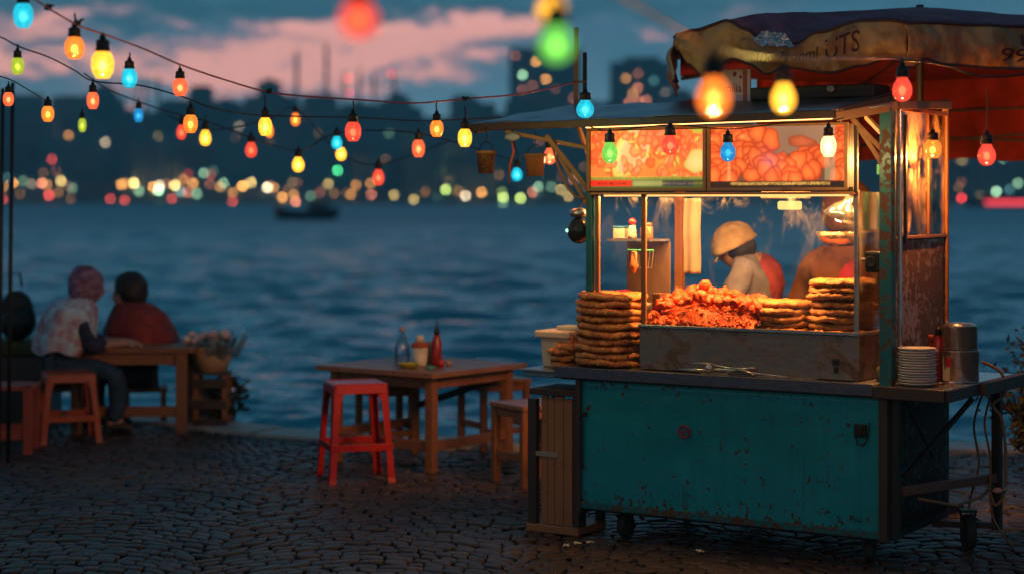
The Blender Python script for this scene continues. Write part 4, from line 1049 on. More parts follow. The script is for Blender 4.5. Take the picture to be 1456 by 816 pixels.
# crumbly bed, one mass nobody could count
mb = MB(); mb.grid(lambda u, v: (lambda s, t: (s, t, 1.082 + max(.02, heap_h(s, t) - .05) * min(1, (t - .105) / .05 + .3) + .010 * noise.noise(Vector((s * 45, t * 45, 0))) + .008 * noise.noise(Vector((s * 110, t * 110, 5)))))(.475 + .60 * u, .113 + .45 * v), 150, 110)
bx_ = MB()
for i in range(1300):
    s = rs.uniform(.482, 1.06); t = rs.uniform(.114, .22); z = 1.085 + rs.uniform(0, 1) ** 1.2 * (heap_h(s, t) - .05)
    bx_.ball((s, t, z), rs.uniform(.005, .011), 1, (1, rs.uniform(.5, 1), rs.uniform(.5, .9)), .4, 1.5, i)
mb.add(bx_.v, bx_.f)
o = mb.build('fried_crumbs', m_fry, None, smooth=True); o.location = (OX, OY, 0); o.rotation_euler = (0, 0, -TH)
tag(o, 'mass of small glowing orange fried crumbs in the display tray', 'fried food', kind='stuff')
placed = []
for k in range(4000):
    if cnt >= 115: break
    s = rs.uniform(.49, 1.07); t = rs.uniform(.15, .46); hh = heap_h(s, t)
    if hh < .085 and rs.random() < .55: continue
    z = 1.082 + hh - .008 + rs.uniform(-.004, .014)
    if any((s - a) ** 2 + (t - b) ** 2 + (z - c) ** 2 < .037 ** 2 for a, b, c in placed): continue
    placed.append((s, t, z)); cnt += 1
    o = link('fried_piece', fry[rs.randrange(7)], None, CW(s, t, z)); o.rotation_euler = [rs.uniform(0, 6.28) for _ in range(3)]; k2 = rs.uniform(.8, 1.25); o.scale = (k2 * rs.uniform(.95, 1.3), k2, k2)
    tag(o, 'bright orange fried piece on the heap behind the case glass', 'fried piece', 'orange fried pieces heaped in the display')
for j, (s, t, z, q) in enumerate([(.735, .27, 1.312, 1.1), (.70, .28, 1.285, 1.15), (.765, .28, 1.278, 1.1)]):
    o = link('fried_piece', fry[5 + j % 2], None, CW(s, t, z)); o.scale = (q, q, q * 1.3); o.rotation_euler = (.2 * j, 1.2, .8 * j)
    tag(o, ['knob shaped orange piece crowning the fried heap', 'orange piece just under the crowning piece on its left', 'orange piece just under the crowning piece on its right'][j], 'fried piece', 'orange fried pieces heaped in the display')
# steel dish behind the shorter bread stack
o = on_cart('steel_dish', 'steel dish with raised handles behind the two bread stacks', 'dish', 1.29, .48, 1.16)
mb = MB(); mb.lathe([(0, 0), (.07, .0), (.085, .05), (.09, .052), (.082, .046), (.066, .006), (0, .006)], 28); mb.build('bowl', m_bsteel, o, smooth=True)
mb = MB(); mb.b2(-.08, .08, -.06, .06, -.08, -.001); mb.build('stand', m_steel, o)
mb = MB(); mb.tube([(.07, 0, .05), (.10, 0, .075), (.13, .01, .09)], .004); mb.tube([(-.07, 0, .05), (-.085, 0, .07), (-.08, .0, .08)], .004); mb.build('handle', m_bsteel, o)

# ---- things on the counter
o = on_cart('tongs', 'long steel serving tongs lying on the counter before the food box', 'tongs', .95, .045, .886)
mb = MB(); mb.tube([(-.30, .01, .010), (-.16, .014, .014), (.0, .012, .022), (.16, .0, .014), (.30, -.01, .008)], [.004, .006, .007, .006, .003], flat=.5); mb.build('arm', m_bsteel, o, smooth=True)
mb = MB(); mb.tube([(-.24, .02, .044), (-.10, .022, .046), (.02, .012, .030), (.17, .01, .036)], [.004, .005, .007, .004], flat=.5); mb.build('arm', m_bsteel, o, smooth=True)
mb = MB(); mb.lathe([(.0, -.012), (.017, -.01), (.02, 0), (.017, .01), (0, .012)], 20, M=Matrix.Rotation(R(80), 4, 'X'), c=(-.08, -.004, .028)); mb.build('pivot', m_bsteel, o, smooth=True)
o = on_cart('spatula', 'steel spatula with a wide blade lying beside the tongs', 'spatula', 1.05, .03, .884)
mb = MB(); mb.grid(lambda u, v: (-.07 + .15 * u, -.02 + .045 * v, .010 + .022 * math.sin(u * 3.1)), 10, 2); mb.build('blade', m_bsteel, o, smooth=True, thick=.002)
mb = MB(); mb.tube([(.08, .002, .012), (.20, .0, .010), (.27, -.005, .006)], [.004, .005, .006]); mb.build('handle', m_steel, o, smooth=True)
o = on_cart('skewer', 'thin steel skewer lying along the front edge of the counter', 'skewer', 1.15, .02, .885)
mb = MB(); mb.tube([(-.32, .012, .002), (.2, .0, .004), (.30, .004, .004)], .0025, 6); mb.build('rod', m_bsteel, o); MB().lathe([(0, -.003), (.012, -.002), (.012, .002), (0, .003)], 12, c=(.305, .004, .006)).build('eye', m_bsteel, o)
# foam box
o = on_cart('foam_box', 'worn white foam cool box on the left side shelf', 'foam box', -.135, .30, .853)
mb = MB(); mb.grid(lambda u, v: (0, 0, 0), 1, 1); mb = MB(); mb.add([(-.09, -.07, 0), (.08, -.07, 0), (.08, .09, 0), (-.09, .09, 0), (-.10, -.08, .155), (.09, -.08, .155), (.09, .10, .155), (-.10, .10, .155)], [(3, 2, 1, 0), (4, 5, 6, 7), (0, 1, 5, 4), (1, 2, 6, 5), (2, 3, 7, 6), (3, 0, 4, 7)])
mb.build('box', m_foam, o, bevel=.006)
mb = MB(); mb.b2(-.125, .095, -.105, .105, .157, .197); mb.build('lid', m_foam, o, bevel=.010)
o = on_cart('foam_tray', 'pale grey foam tray lying on top of the foam box lid', 'tray', -.08, .33, 1.052)
mb = MB(); mb.b2(-.085, .10, -.06, .07, 0, .022); mb.build('tray', mat('grey_foam', (.42, .45, .42), .6), o, bevel=.006)
# plates
prof = [(0, .0), (.05, 0), (.072, .006), (.086, .013), (.088, .016), (.084, .0165), (.07, .011), (.048, .005), (0, .005)]
pm = MB(); pm.lathe(prof, 48); pmesh = pm.mesh('plate', m_white, True); npl = 14
for i in range(npl):
    o = link('plate', pmesh, None, CW(1.925 + rs.uniform(-.003, .003), .13 + rs.uniform(-.003, .003), .877 + i * .0125)); o.rotation_euler = (rs.uniform(-.012, .012), rs.uniform(-.012, .012), rs.uniform(0, 6)); o.scale = (1.02, 1.02, 1)
    tag(o, '%s white plate stacked on the right side shelf' % rankword(i, npl), 'plate', 'white plates stacked on the right side shelf')
# pots
def pot(s, t, z, r, h, label, spout=False):
    o = on_cart('steel_pot', label, 'pot', s, t, z)
    MB().lathe([(0, 0), (r * .96, 0), (r, .006), (r, h - .006), (r * 1.04, h), (r * 1.04, h + .003), (r * .98, h), (r * .97, .008), (0, .008)], 40).build('pot_body', m_bsteel, o, smooth=True)
    MB().tube([(-r * .98, 0, h * .8), (-r * 1.3, 0, h * .78), (-r * 1.3, 0, h * .45), (-r * .98, 0, h * .42)], .005).build('handle', m_black, o, smooth=True)
    return o
o = pot(2.03, .42, .877, .092, .15, 'wide steel pot with a torn red label, lower of the two stacked pots')
mb = MB(); mb.grid(lambda u, v: (.0935 * math.cos(-2.0 + .35 * u), .0935 * math.sin(-2.0 + .35 * u), .075 + .045 * v), 6, 1); mb.build('label', mat('pot_red', (.5, .03, .03), .5), o)
mb = MB(); mb.grid(lambda u, v: (.0932 * math.cos(-2.25 + .5 * u), .0932 * math.sin(-2.25 + .5 * u), .01 + .12 * v * (.7 + .3 * math.cos(u * 8))), 10, 3); mb.build('paper', m_foam, o)
o = pot(2.03, .42, 1.031, .084, .115, 'smaller steel pot standing on top of the wide pot')
MB().lathe([(.086, .118), (.06, .128), (.015, .131), (0, .131)], 32).build('lid', m_bsteel, o, smooth=True)
def bottle(name, label, s, t, z, r, h, mt, capm, tip=False):
    o = on_cart(name, label, 'bottle', s, t, z)
    MB().lathe([(0, 0), (r, 0), (r * 1.03, .01), (r * 1.0, h * .62), (r * .55, h * .76), (r * .45, h * .80)], 20).build('bottle_body', mt, o, smooth=True)
    MB().lathe([(r * .55, h * .79), (r * .55, h * .88), (r * (.12 if tip else .5), h * (1.0 if tip else .92)), (0, h * (1.0 if tip else .93))], 16).build('cap', capm, o, smooth=True); return o
m_sr, m_sb = mat('red_sauce', (.30, .02, .01), .25), mat('brown_sauce', (.10, .035, .012), .2)
bottle('sauce_bottle', 'tall red sauce bottle between the plates and the pots', 1.93, .40, .877, .028, .28, m_sr, m_black)
bottle('sauce_bottle', 'brown sauce bottle left of the tall red one on the side shelf', 1.885, .42, .877, .024, .24, m_sb, m_orange)
bottle('sauce_bottle', 'slim dark bottle with steel cap touching the wide pot', 1.95, .47, .877, .022, .29, m_sb, m_bsteel, True)
o = on_cart('bottle_opener', 'small bright steel opener by the broken shelf corner', 'opener', 2.06, .22, .878)
mb = MB(); mb.tube([(-.05, .0, .006), (.0, .01, .012), (.04, .03, .008)], .006); mb.lathe([(.012, -.003), (.02, 0), (.012, .003)], 16, (-.055, 0, .008)); mb.build('opener', m_bsteel, o, smooth=True)
o = on_cart('dark_jar', 'small dark jar between the case and the teal post', 'jar', 1.725, .2, .882)
MB().lathe([(0, 0), (.03, 0), (.035, .03), (.03, .06), (.02, .07), (0, .072)], 20).build('jar_body', mat('pale_crumbs', (.22, .16, .10), .6), o, smooth=True)
o = on_cart('black_speaker', 'small black speaker clamped between the case post and the teal post', 'speaker', 1.71, .12, 1.455)
mb = MB(); mb.b2(-.035, .04, -.03, .04, -.05, .05); mb.build('speaker_box', m_black, o, bevel=.012); mb = MB(); mb.tube([(-.06, 0, .01), (-.035, 0, .01)], .008); mb.build('clamp', m_steel, o)
MB().lathe([(.024, 0), (.03, .004), (.022, .006), (.0, -.004)], 20, M=Matrix.Rotation(R(90), 4, 'X'), c=(0, -.031, .0)).build('cone', m_rubber, o, smooth=True)
# hanging under the left eave
def hang(name, label, cat, px, py, Y): return thing(name, label, cat, PX(px, py, Y), -TH)
def bucket(px, py, mt, label, r0, r1, h, mname='bucket'):
    o = hang('hanging_bucket', label, 'bucket', px, py, 9.72)
    MB().lathe([(0, 0), (r0, 0), (r1, h), (r1 + .004, h + .004), (r1 - .004, h), (r0 - .003, .004), (0, .004)], 28).build('bucket_body', mt, o, smooth=True)
    MB().lathe([(r1 + .001, h - .012), (r1 + .006, h - .008), (r1 + .006, h + .004), (r1, h + .006)], 28).build('rim', m_rope, o, smooth=True)
    MB().tube([(-r1, 0, h), (-r1 * .6, 0, h + .04), (0, 0, h + .055), (r1 * .6, 0, h + .04), (r1, 0, h)], .003, 6).build('handle', m_black, o, smooth=True)
    mb = MB(); mb.tube([(0, 0, h + .055), (.006, 0, h + .09), (-.002, 0, h + .13)], .003, 6); mb.build('cord', m_black, o); return o
bucket(691, 247, m_wicker, 'wicker bucket hanging at the left tip of the roof', .040, .050, .115)
bucket(761, 251, mat('rust_bucket', fn=wood_fn((.28, .11, .05, 1), (.42, .18, .08, 1))), 'rust brown bucket hanging next to the left roof brace', .042, .056, .115)
o = hang('ladle', 'pale ladle with a red handle hanging under the left roof', 'ladle', 728, 195, 9.70)
MB().ball((0, 0, 0), .045, 3, (1.05, .4, .5), .2, 1.5, 3).build('bowl', mat('pale_enamel', (.30, .38, .45), .35), o, smooth=True)
mb = MB(); mb.tube([(.0, 0, -.02), (.012, 0, -.08), (-.012, 0, -.15), (-.022, 0, -.25)], [.006, .008, .008, .003]); mb.build('handle', m_orange, o, smooth=True)
mb = MB(); mb.tube([(.01, 0, -.02), (.035, 0, -.10), (.05, 0, -.17)], .003); mb.tube([(0, 0, .02), (0, .01, .05)], .003); mb.build('cord', m_black, o, smooth=True)
# wooden cabinet left of the cart
o = on_cart('wooden_crate', 'narrow plank crate standing at the left end of the teal cart', 'crate', -.03, .16, 0)
m_crate = mat('crate_wood', fn=wood_fn((.30, .11, .045, 1), (.48, .20, .085, 1), axis='z'))
mb = MB(); mb.b2(-.165, -.115, -.13, -.09, .04, .70); mb.build('upright', m_darkwood, o, bevel=.003)
mb = MB(); mb.b2(.115, .15, -.13, -.05, .04, .74); mb.build('upright', m_darkwood, o, bevel=.003)
for i, (x0, x1) in enumerate(((-.085, -.048), (-.045, -.005), (-.002, .05), (.053, .105))):
    mb = MB(); mb.b2(x0, x1, -.12, -.10, .045, .72 - .01 * (i % 2)); mb.build('plank', m_crate, o, bevel=.002)
mb = MB(); mb.b2(-.17, .15, -.14, .16, .0, .040); mb.build('base', m_crate, o, bevel=.004)
mb = MB(); mb.b2(-.15, .15, -.14, .16, .725, .757); mb.build('top', m_darkwood, o, bevel=.003)
mb = MB(); mb.b2(-.12, .02, -.128, -.120, .40, .425); mb.build('crossbar', mat('grey_bar', (.3, .24, .2), .6), o)
mb = MB(); mb.b2(-.165, -.125, .11, .15, .04, .72); mb.b2(.11, .15, .11, .15, .04, .72); mb.build('rear_upright', m_darkwood, o)

# ================================================================== CANOPY over the stall
Cc = Vector((1.92, 8.90)); V0 = Vector((.86, 9.56)); V2 = Vector((3.15, 9.50)); V3 = Vector((3.35, 10.95)); V4 = Vector((2.25, 11.8)); V5 = Vector((1.0, 11.1)); CEN = Vector((2.32, 10.40))
rim = [V0, Cc, V2, V3, V4, V5]
can = thing('canopy', 'faded mauve canopy with a dirty yellow valance above the cart', 'canopy', (CEN.x, CEN.y, 0))
def wv(x, y, z): return (x - CEN.x, y - CEN.y, z)
zr = lambda py, Y: CH + (285 - py) * Y / F
LT = [(965, 50), (985, 44), (1035, 30), (1060, 42), (1090, 60), (1130, 63), (1165, 46), (1225, 30), (1262, 29), (1300, 33)]
LB = [(965, 72), (980, 92), (1000, 108), (1020, 92), (1045, 84), (1070, 93), (1090, 106), (1115, 96), (1180, 104), (1225, 94), (1262, 84), (1300, 96)]
RT = [(1300, 33), (1330, 33), (1380, 36), (1456, 38), (1560, 42)]
RB = [(1300, 96), (1312, 84), (1340, 92), (1400, 97), (1456, 99), (1560, 96)]
def itp(tb, x):
    if x <= tb[0][0]: return tb[0][1]
    for (a, b), (c, d) in zip(tb, tb[1:]):
        if x <= c:
            t = (x - a) / (c - a); t = t * t * (3 - 2 * t); return b + (d - b) * t
    return tb[-1][1]
def face_pt(i, a, b, push=0.0):
    P, Q = rim[i], rim[(i + 1) % 6]; p = P + (Q - P) * a; d = (Q - P).normalized(); nn = Vector((d.y, -d.x))
    px = 728 + F * p.x / p.y
    if i == 0: zt, zb_ = zr(itp(LT, px), p.y), zr(itp(LB, px), p.y)
    elif i == 1: zt, zb_ = zr(itp(RT, px), p.y), zr(itp(RB, px), p.y)
    else: zt = 2.60 + .02 * math.sin(a * 9); zb_ = 2.40 + .02 * math.sin(a * 14 + i)
    L = (Q - P).length * a
    bulge = .030 * math.sin(b * math.pi) * (1 + .5 * math.sin(L * 13 + i)) + .018 * noise.noise(Vector((L * 7, b * 2.5, i * 3))) + .010 * noise.noise(Vector((L * 19, b * 4, i * 3)))
    bulge += -.03 * math.exp(-((a - (1 if i == 0 else 0)) / .04) ** 2) if i < 2 else 0
    q = p + nn * (bulge + push)
    return Vector((q.x, q.y, zt + (zb_ - zt) * b))
def val_fn(T, b, oc):
    n = T.noise(T.scalev(oc, (1, 1, .7)), 4.5, 5, .65, .8); n2 = T.noise(oc, 20, 5, .7)
    c = T.mix(T.smooth(n, .38, .62), (.46, .30, .11, 1), (.26, .12, .04, 1)); c = T.mix(T.smooth(n2, .5, .75, 0, .6), c, (.06, .035, .02, 1))
    T.put(b.inputs['Base Color'], c); b.inputs['Roughness'].default_value = .5; T.put(b.inputs['Normal'], T.bump(n2, .5, .01))
m_val = mat('yellow_tarp', fn=val_fn); m_pipe = mat('dark_piping', (.045, .018, .028), .6)
m_mauve = mat('mauve_tarp', fn=cloth_fn((.26, .115, .17, 1), (.17, .07, .11, 1), 5)); m_lining = mat('red_lining', fn=cloth_fn((.20, .016, .008, 1), (.13, .010, .005, 1), 4))
for i in (0, 1, 5):
    mb = MB(); mb.grid(lambda u, v: wv(*face_pt(i, u, v)), 90, 14); mb.build('valance', m_val, can, smooth=True, thick=.004)
    mb = MB(); mb.tube([wv(*face_pt(i, k / 60, 1.0, .002)) for k in range(61)], .007, 6); mb.build('hem', m_pipe, can, smooth=True)
    mb = MB(); mb.tube([wv(*face_pt(i, k / 60, 0.0, .004)) for k in range(61)], .009, 6); mb.build('hem', m_pipe, can, smooth=True)
AP = Vector((CEN.x, CEN.y, 2.845))
for i in range(6):
    def top(u, v, i=i):
        e = face_pt(i, u, 0.0); q = e.lerp(AP, v); q.z = e.z + (AP.z - e.z) * (1 - (1 - v) ** 1.9); q.z += -.05 * math.sin(v * math.pi) + .05 * math.sin(min(1, v * 3) * math.pi / 2) * (.8 if i < 2 else .2) * (1 - v) + .014 * noise.noise(Vector((q.x * 5, q.y * 5, 0))) * (1 - v) * min(1, v * 8); return wv(*q)
    mb = MB(); mb.grid(top, 48, 16); mb.build('roof_panel', m_mauve, can, smooth=True, thick=.003)
    def lin_(u, v, i=i):
        P, Q = rim[i], rim[(i + 1) % 6]; p = P + (Q - P) * u; p = CEN + (p - CEN) * .985; q = Vector((p.x, p.y, 2.50)).lerp(AP + Vector((0, 0, -.16)), v); q.z -= .03 * math.sin(v * math.pi); return wv(*q)
    mb = MB(); mb.grid(lin_, 20, 10); mb.build('lining', m_lining, can, smooth=True)
for i in (0, 1, 2, 3, 4, 5):
    P = rim[i]; P2 = CEN + (P - CEN) * .98
    mb = MB(); mb.tube([wv(P2.x, P2.y, 2.485), wv(AP.x, AP.y, AP.z - .19)], .011, 8); mb.build('rib', m_black, can)
mb = MB(); mb.tube([wv(CEN.x, CEN.y, .0), wv(CEN.x, CEN.y, 2.86)], .022, 12); mb.build('pole', m_black, can)
mb = MB(); mb.lathe([(0, 0), (.24, 0), (.24, .05), (.06, .07), (.03, .16), (0, .16)], 28); mb.build('foot', m_black, can)
# red rear curtain and its folding struts
for i, (P, Q) in enumerate(((V5.lerp(V4, .42), V4), (V4, V3), (V3, V2 + Vector((.02, .45))))):
    n_ = 50
    mb = MB(); mb.grid(lambda u, v: wv(*(lambda p: (p.x, p.y + .03 * math.sin(u * 24 + v), 2.56 - .56 * v + .012 * math.sin(u * 15) * v))(P + (Q - P) * u)), 60, 10); mb.build('curtain', m_lining, can, smooth=True)
    for z0, z1 in ((2.10, 2.16), (2.16, 2.10), (2.30, 2.31)):
        a = P + (CEN - P) * .05; b = Q + (CEN - Q) * .05
        mb = MB(); mb.tube([wv(a.x, a.y, z0), wv(b.x, b.y, z1)], .007, 6); mb.build('strut', m_black, can)
# silver patch where the roof sags
mb = MB(); mb.grid(lambda u, v: wv(*(lambda q: (q.x, q.y - .012, q.z + .0 + .05 * v + .010 * noise.noise(Vector((u * 11, v * 7, 2)))))(face_pt(0, .36 + .19 * u * (1 - .5 * v) + .04 * v, .16 - .16 * v, .028 + .015 * noise.noise(Vector((u * 13, v * 9, 0)))))), 34, 14)
mb.build('foil_patch', mat('silver_foil', (.42, .46, .52), .25, .9), can, smooth=True)
# lettering on the valance follows its folds
m_letter = mat('valance_letters', (.05, .012, .03), .7)
def valance_text(txt, i, a0, a1, b0, b1, sh=0.0):
    vs, fs = text_geo(txt, 1.0, 0, sh); x1 = max(v.x for v in vs); y1 = .72
    m = MB(); m.add([wv(*face_pt(i, a0 + (a1 - a0) * v.x / x1, b1 + (b0 - b1) * (v.y / y1), .007)) for v in vs], fs)
    bm = bmesh.new(); tmp = bpy.data.meshes.new('x'); tmp.from_pydata(m.v, [], m.f); bm.from_mesh(tmp); bpy.data.meshes.remove(tmp)
    me = bpy.data.meshes.new('lettering'); bm.to_mesh(me); bm.free(); me.materials.append(m_letter); return link('lettering', me, can)
valance_text('(DerTyonml', 0, .37, .64, .36, .68, .25); valance_text('UTS', 0, .66, .82, .20, .68, .1)
valance_text('Handjn', 1, .50, .86, .18, .46); valance_text('9902020', 1, .40, .92, .52, .84)
# white sign under the valance, standing on the cart roof
sg = thing('roof_sign', 'small white sign with red lettering standing on the cart roof', 'sign', CW(.72, .55, 2.262), -TH)
mb = MB(); mb.b2(-.13, .14, -.006, .006, .0, .175); mb.build('board', mat('sign_white', (.62, .55, .60), .5), sg, bevel=.002)
vs, fs = text_geo('Bhorniiia', .068); mb = MB(); mb.add([(v.x * .80 - .105, -.009, v.y + .055) for v in vs], fs); mb.build('lettering', mat('sign_red', (.30, .01, .03), .5), sg)
mb = MB(); mb.ball((.05, -.008, .15), .012, 1, (1, .1, 1.2)); mb.ball((.085, -.008, .135), .009, 1, (1, .1, 1)); mb.build('motif', mat('sign_red', (.30, .01, .03), .5), sg)
mb = MB(); mb.b2(.10, .118, -.012, -.007, .0, .17); mb.build('stripe', m_orange, sg)
rb = thing('roof_rack', 'low dark roof rack on the right half of the cart roof', 'rack', CW(1.2, .60, 2.27), -TH)
mb = MB(); mb.b2(-.32, .36, -.10, .12, .0, .065); mb.build('rack_box', m_black, rb, bevel=.006); mb = MB(); mb.lathe([(.016, -.005), (.026, 0), (.016, .005)], 20, M=Matrix.Rotation(R(90), 4, 'X'), c=(.13, -.105, .045)); mb.build('ring', m_steel, rb, smooth=True)

# ================================================================== LIGHT BULBS ON STRINGS
BC = {'cyan': ((.02, .58, .76), (.35, 1, 1.0), 1.1, 5), 'orange': ((1, .22, .025), (1, .66, .20), 1.7, 12), 'yellow': ((1, .44, .035), (1, .82, .32), 2.2, 14), 'red': ((1, .085, .045), (1, .40, .18), 1.25, 7),
      'green': ((.22, .72, .12), (.65, 1, .35), 1.0, 3.5), 'lime': ((.50, .62, .05), (.85, 1, .3), .9, 3.0), 'blue': ((.02, .32, .65), (.2, .8, 1), .95, 2.5), 'white': ((1, .62, .25), (1, .90, .65), 3.0, 18), 'coral': ((1, .15, .05), (1, .55, .28), 1.4, 9)}
BG = 'coloured bulbs strung over the quay'
jar = [(0.0, -1.0), (.35, -1.0), (.62, -.97), (.66, -.86), (.90, -.60), (1.0, -.20), (1.0, .25), (.86, .62), (.60, .88), (.52, 1.0)]
pear = [(0.0, -1.0), (.40, -.95), (.75, -.75), (.96, -.40), (1.0, -.02), (.88, .36), (.62, .70), (.50, .90), (.48, 1.0)]
def add_bulb(px, py, wp, hp, Y, col, label, lead=0, shape='jar', name='string_bulb', light=0, tilt=0, sock='m_black', group=BG):
    P = PX(px, py, Y); r = wp * Y / F / 2 * .94; hh = hp * Y / F / 2 * .96
    t = thing(name, label, 'light bulb', P, random.uniform(0, 6), group); t.rotation_euler.x = tilt
    cg, cc, sg_, sc_ = BC[col]; prof = jar if shape == 'jar' else pear
    ribs = 14
    def jit(v, i, k): 
        f = 1 + (.035 * math.cos(k * 2 * math.pi / 28 * ribs) if shape == 'jar' else 0); return Vector((v.x * f, v.y * f, v.z))
    MB().lathe([(a * r, b * hh) for a, b in prof], 28, jit=jit).build('glass', emis('bulb_glass_' + col, cg, sg_, 'NONE', .50, .40, 55), t, smooth=True)
    MB().ball((0, 0, -.12 * hh), r * .36, 2, (1, 1, hh / r * 1.05)).build('filament', emis('bulb_core_' + col, cc, sc_ * 1.7, 'AUTO'), t, smooth=True)
    mc = tuple(a * .6 + b * .4 for a, b in zip(cg, cc)); MB().ball((0, 0, -.10 * hh), r * .66, 3, (1, 1, hh / r * 1.0)).build('inner_glow', emis('bulb_mid_' + col, mc, sg_ * 1.25, 'NONE', .2, .55, 60), t, smooth=True)
    m = m_black
    MB().lathe([(r * .60, hh * .90), (r * .68, hh * .96), (r * .68, hh * 1.14), (r * .60, hh * 1.18), (r * .62, hh * 1.22), (r * .62, hh * 1.62), (r * .56, hh * 1.70), (r * .30, hh * 1.76), (r * .28, hh * 2.0), (r * .12, hh * 2.08), (r * .10, hh * 2.2)], 18).build('socket', m, t, smooth=True)
    if lead: MB().tube([(0, 0, hh * 2.1), (r * .1, 0, hh * 2.1 + lead * Y / F * .5), (0, 0, hh * 2.15 + lead * Y / F)], .0035, 6).build('lead', m, t)
    if light:
        ld = bpy.data.lights.new('bulb', 'POINT'); ld.energy = light; ld.color = cc if col != 'white' else (1, .6, .3); ld.shadow_soft_size = r * .6
        lo = bpy.data.objects.new('glow', ld); COL.objects.link(lo); lo.parent = t; lo.location = (0, 0, -hh * .84); ld.energy = light * 2.4; ld.shadow_soft_size = r * .12
    return t
B = [
 (33, 22, 29, 38, 7.2, 'cyan', 'cyan bulb cut by the top edge at the upper left corner', 0, 'jar', 0),
 (106, 68, 29, 34, 7.4, 'orange', 'amber jar bulb second from the left on the uppermost string', 14, 'jar', .6),
 (146, 92, 33, 42, 7.3, 'yellow', 'large yellow bulb, biggest on the uppermost string at left', 0, 'jar', 3),
 (184, 111, 23, 29, 7.9, 'cyan', 'cyan bulb right of the large yellow bulb', 6, 'jar', 0),
 (256, 124, 22, 27, 8.2, 'coral', 'coral red bulb halfway down the uppermost string', 2, 'jar', 0),
 (377, 180, 20, 28, 8.5, 'yellow', 'yellow bulb on a long lead where the strings cross', 16, 'jar', .4),
 (502, 187, 24, 30, 8.7, 'red', 'large ribbed red bulb hanging mid string', 12, 'jar', .3),
 (621, 183, 20, 25, 8.9, 'orange', 'amber bulb left of the last yellow one before the cart roof', 14, 'jar', .3),
 (661, 196, 21, 28, 9.0, 'yellow', 'yellow bulb just off the left tip of the cart roof', 16, 'jar', 8),
 (832, 155, 27, 28, 9.1, 'cyan', 'round cyan bulb hanging over the cart roof by the pole', 0, 'pear', .3),
 (25, 94, 19, 26, 8.0, 'lime', 'lime bulb at the far left under the cyan one', 4, 'jar', 0),
 (132, 143, 18, 26, 8.6, 'coral', 'coral bulb hanging below the large yellow bulb', 4, 'jar', 0),
 (271, 176, 21, 28, 8.7, 'orange', 'amber bulb overlapping a red one behind it', 3, 'jar', .3),
 (12, 141, 16, 21, 8.8, 'coral', 'small coral bulb beside the thin poles at the left edge', 3, 'jar', 0),
 (68, 162, 18, 24, 9.6, 'orange', 'small amber bulb on the lowest left string', 0, 'jar', 0),
 (117, 178, 12, 21, 11.2, 'lime', 'faint olive bulb between two orange ones at left', 3, 'jar', 0),
 (197, 164, 14, 21, 11.6, 'blue', 'pale blue bulb on the second string behind the first', 2, 'jar', 0),
 (292, 196, 18, 25, 12.0, 'yellow', 'soft yellow bulb right of the amber and red pair', 6, 'pear', 0),
 (258, 188, 15, 23, 12.4, 'red', 'blurred red bulb half hidden behind an amber one', 0, 'pear', 0),
 (357, 213, 18, 24, 12.4, 'red', 'soft red bulb low between two yellow ones', 0, 'pear', 0),
 (383, 186, 13, 22, 13.0, 'orange', 'small amber bulb peeping from behind the yellow one', 0, 'pear', 0),
 (424, 234, 19, 24, 11.8, 'yellow', 'yellow pear bulb low above the moored boat', 3, 'pear', 0),
 (479, 203, 17, 21, 11.4, 'cyan', 'cyan bulb leaning on a yellow one under the string', 0, 'pear', 0),
 (485, 219, 17, 21, 11.9, 'yellow', 'yellow bulb touching the cyan one above it', 0, 'pear', 0),
 (538, 252, 18, 25, 12.8, 'red', 'soft red bulb hanging low right of the green light', 2, 'pear', 0),
 (595, 211, 19, 27, 11.0, 'coral', 'coral bulb above the vivid green light', 0, 'jar', 0),
 (420, 170, 14, 20, 13.3, 'orange', 'blurred amber bulb right of the string crossing', 0, 'pear', 0),
 (735, 248, 17, 21, 12.0, 'cyan', 'cyan bulb seen between the two hanging buckets', 0, 'pear', 0),
 (867, 217, 24, 33, 9.15, 'green', 'green bulb hanging before the left picture sign', 0, 'pear', .4),
 (953, 206, 26, 30, 9.05, 'red', 'pale red bulb before the middle of the left picture sign', 0, 'pear', .2),
 (1035, 216, 24, 30, 8.85, 'blue', 'blue bulb hanging before the right picture sign', 0, 'pear', .25),
 (1178, 208, 23, 32, 8.45, 'white', 'glaring white bulb before the right end of the picture signs', 0, 'jar', 6),
 (1283, 127, 30, 38, 7.9, 'red', 'red bulb hanging before the canopy corner', 6, 'pear', 5),
 (1403, 220, 27, 34, 8.2, 'red', 'red bulb on a long black lead under the canopy right of the cart', 60, 'pear', 3),
 (782, 222, 20, 26, 9.8, 'coral', 'pinkish bulb half behind the rust brown bucket', 3, 'pear', 3),
 (1326, 212, 26, 28, 8.92, 'orange', 'amber bulb glowing against the greasy side window', 6, 'jar', 34),
 # near the lens, far out of focus
 (510, 26, 58, 58, 3.0, 'red', 'huge blurred red bulb close to the lens at the top', 0, 'pear', 0),
 (785, 14, 46, 40, 3.5, 'yellow', 'blurred yellow bulb at the top edge above the green one', 0, 'pear', 0),
 (791, 62, 54, 60, 3.4, 'green', 'big blurred green bulb hanging near the lens', 0, 'pear', 0),
 (1015, 137, 52, 62, 4.3, 'orange', 'large blurred orange bulb before the canopy edge', 0, 'pear', 16),
 (1114, 139, 38, 48, 5.3, 'yellow', 'slightly blurred yellow bulb right of the large orange one', 0, 'pear', 16),
]
for px, py, wp, hp, Y, c, lb, lead, sh, li in B: add_bulb(px, py, wp, hp, Y, c, lb, lead, sh, light=li)

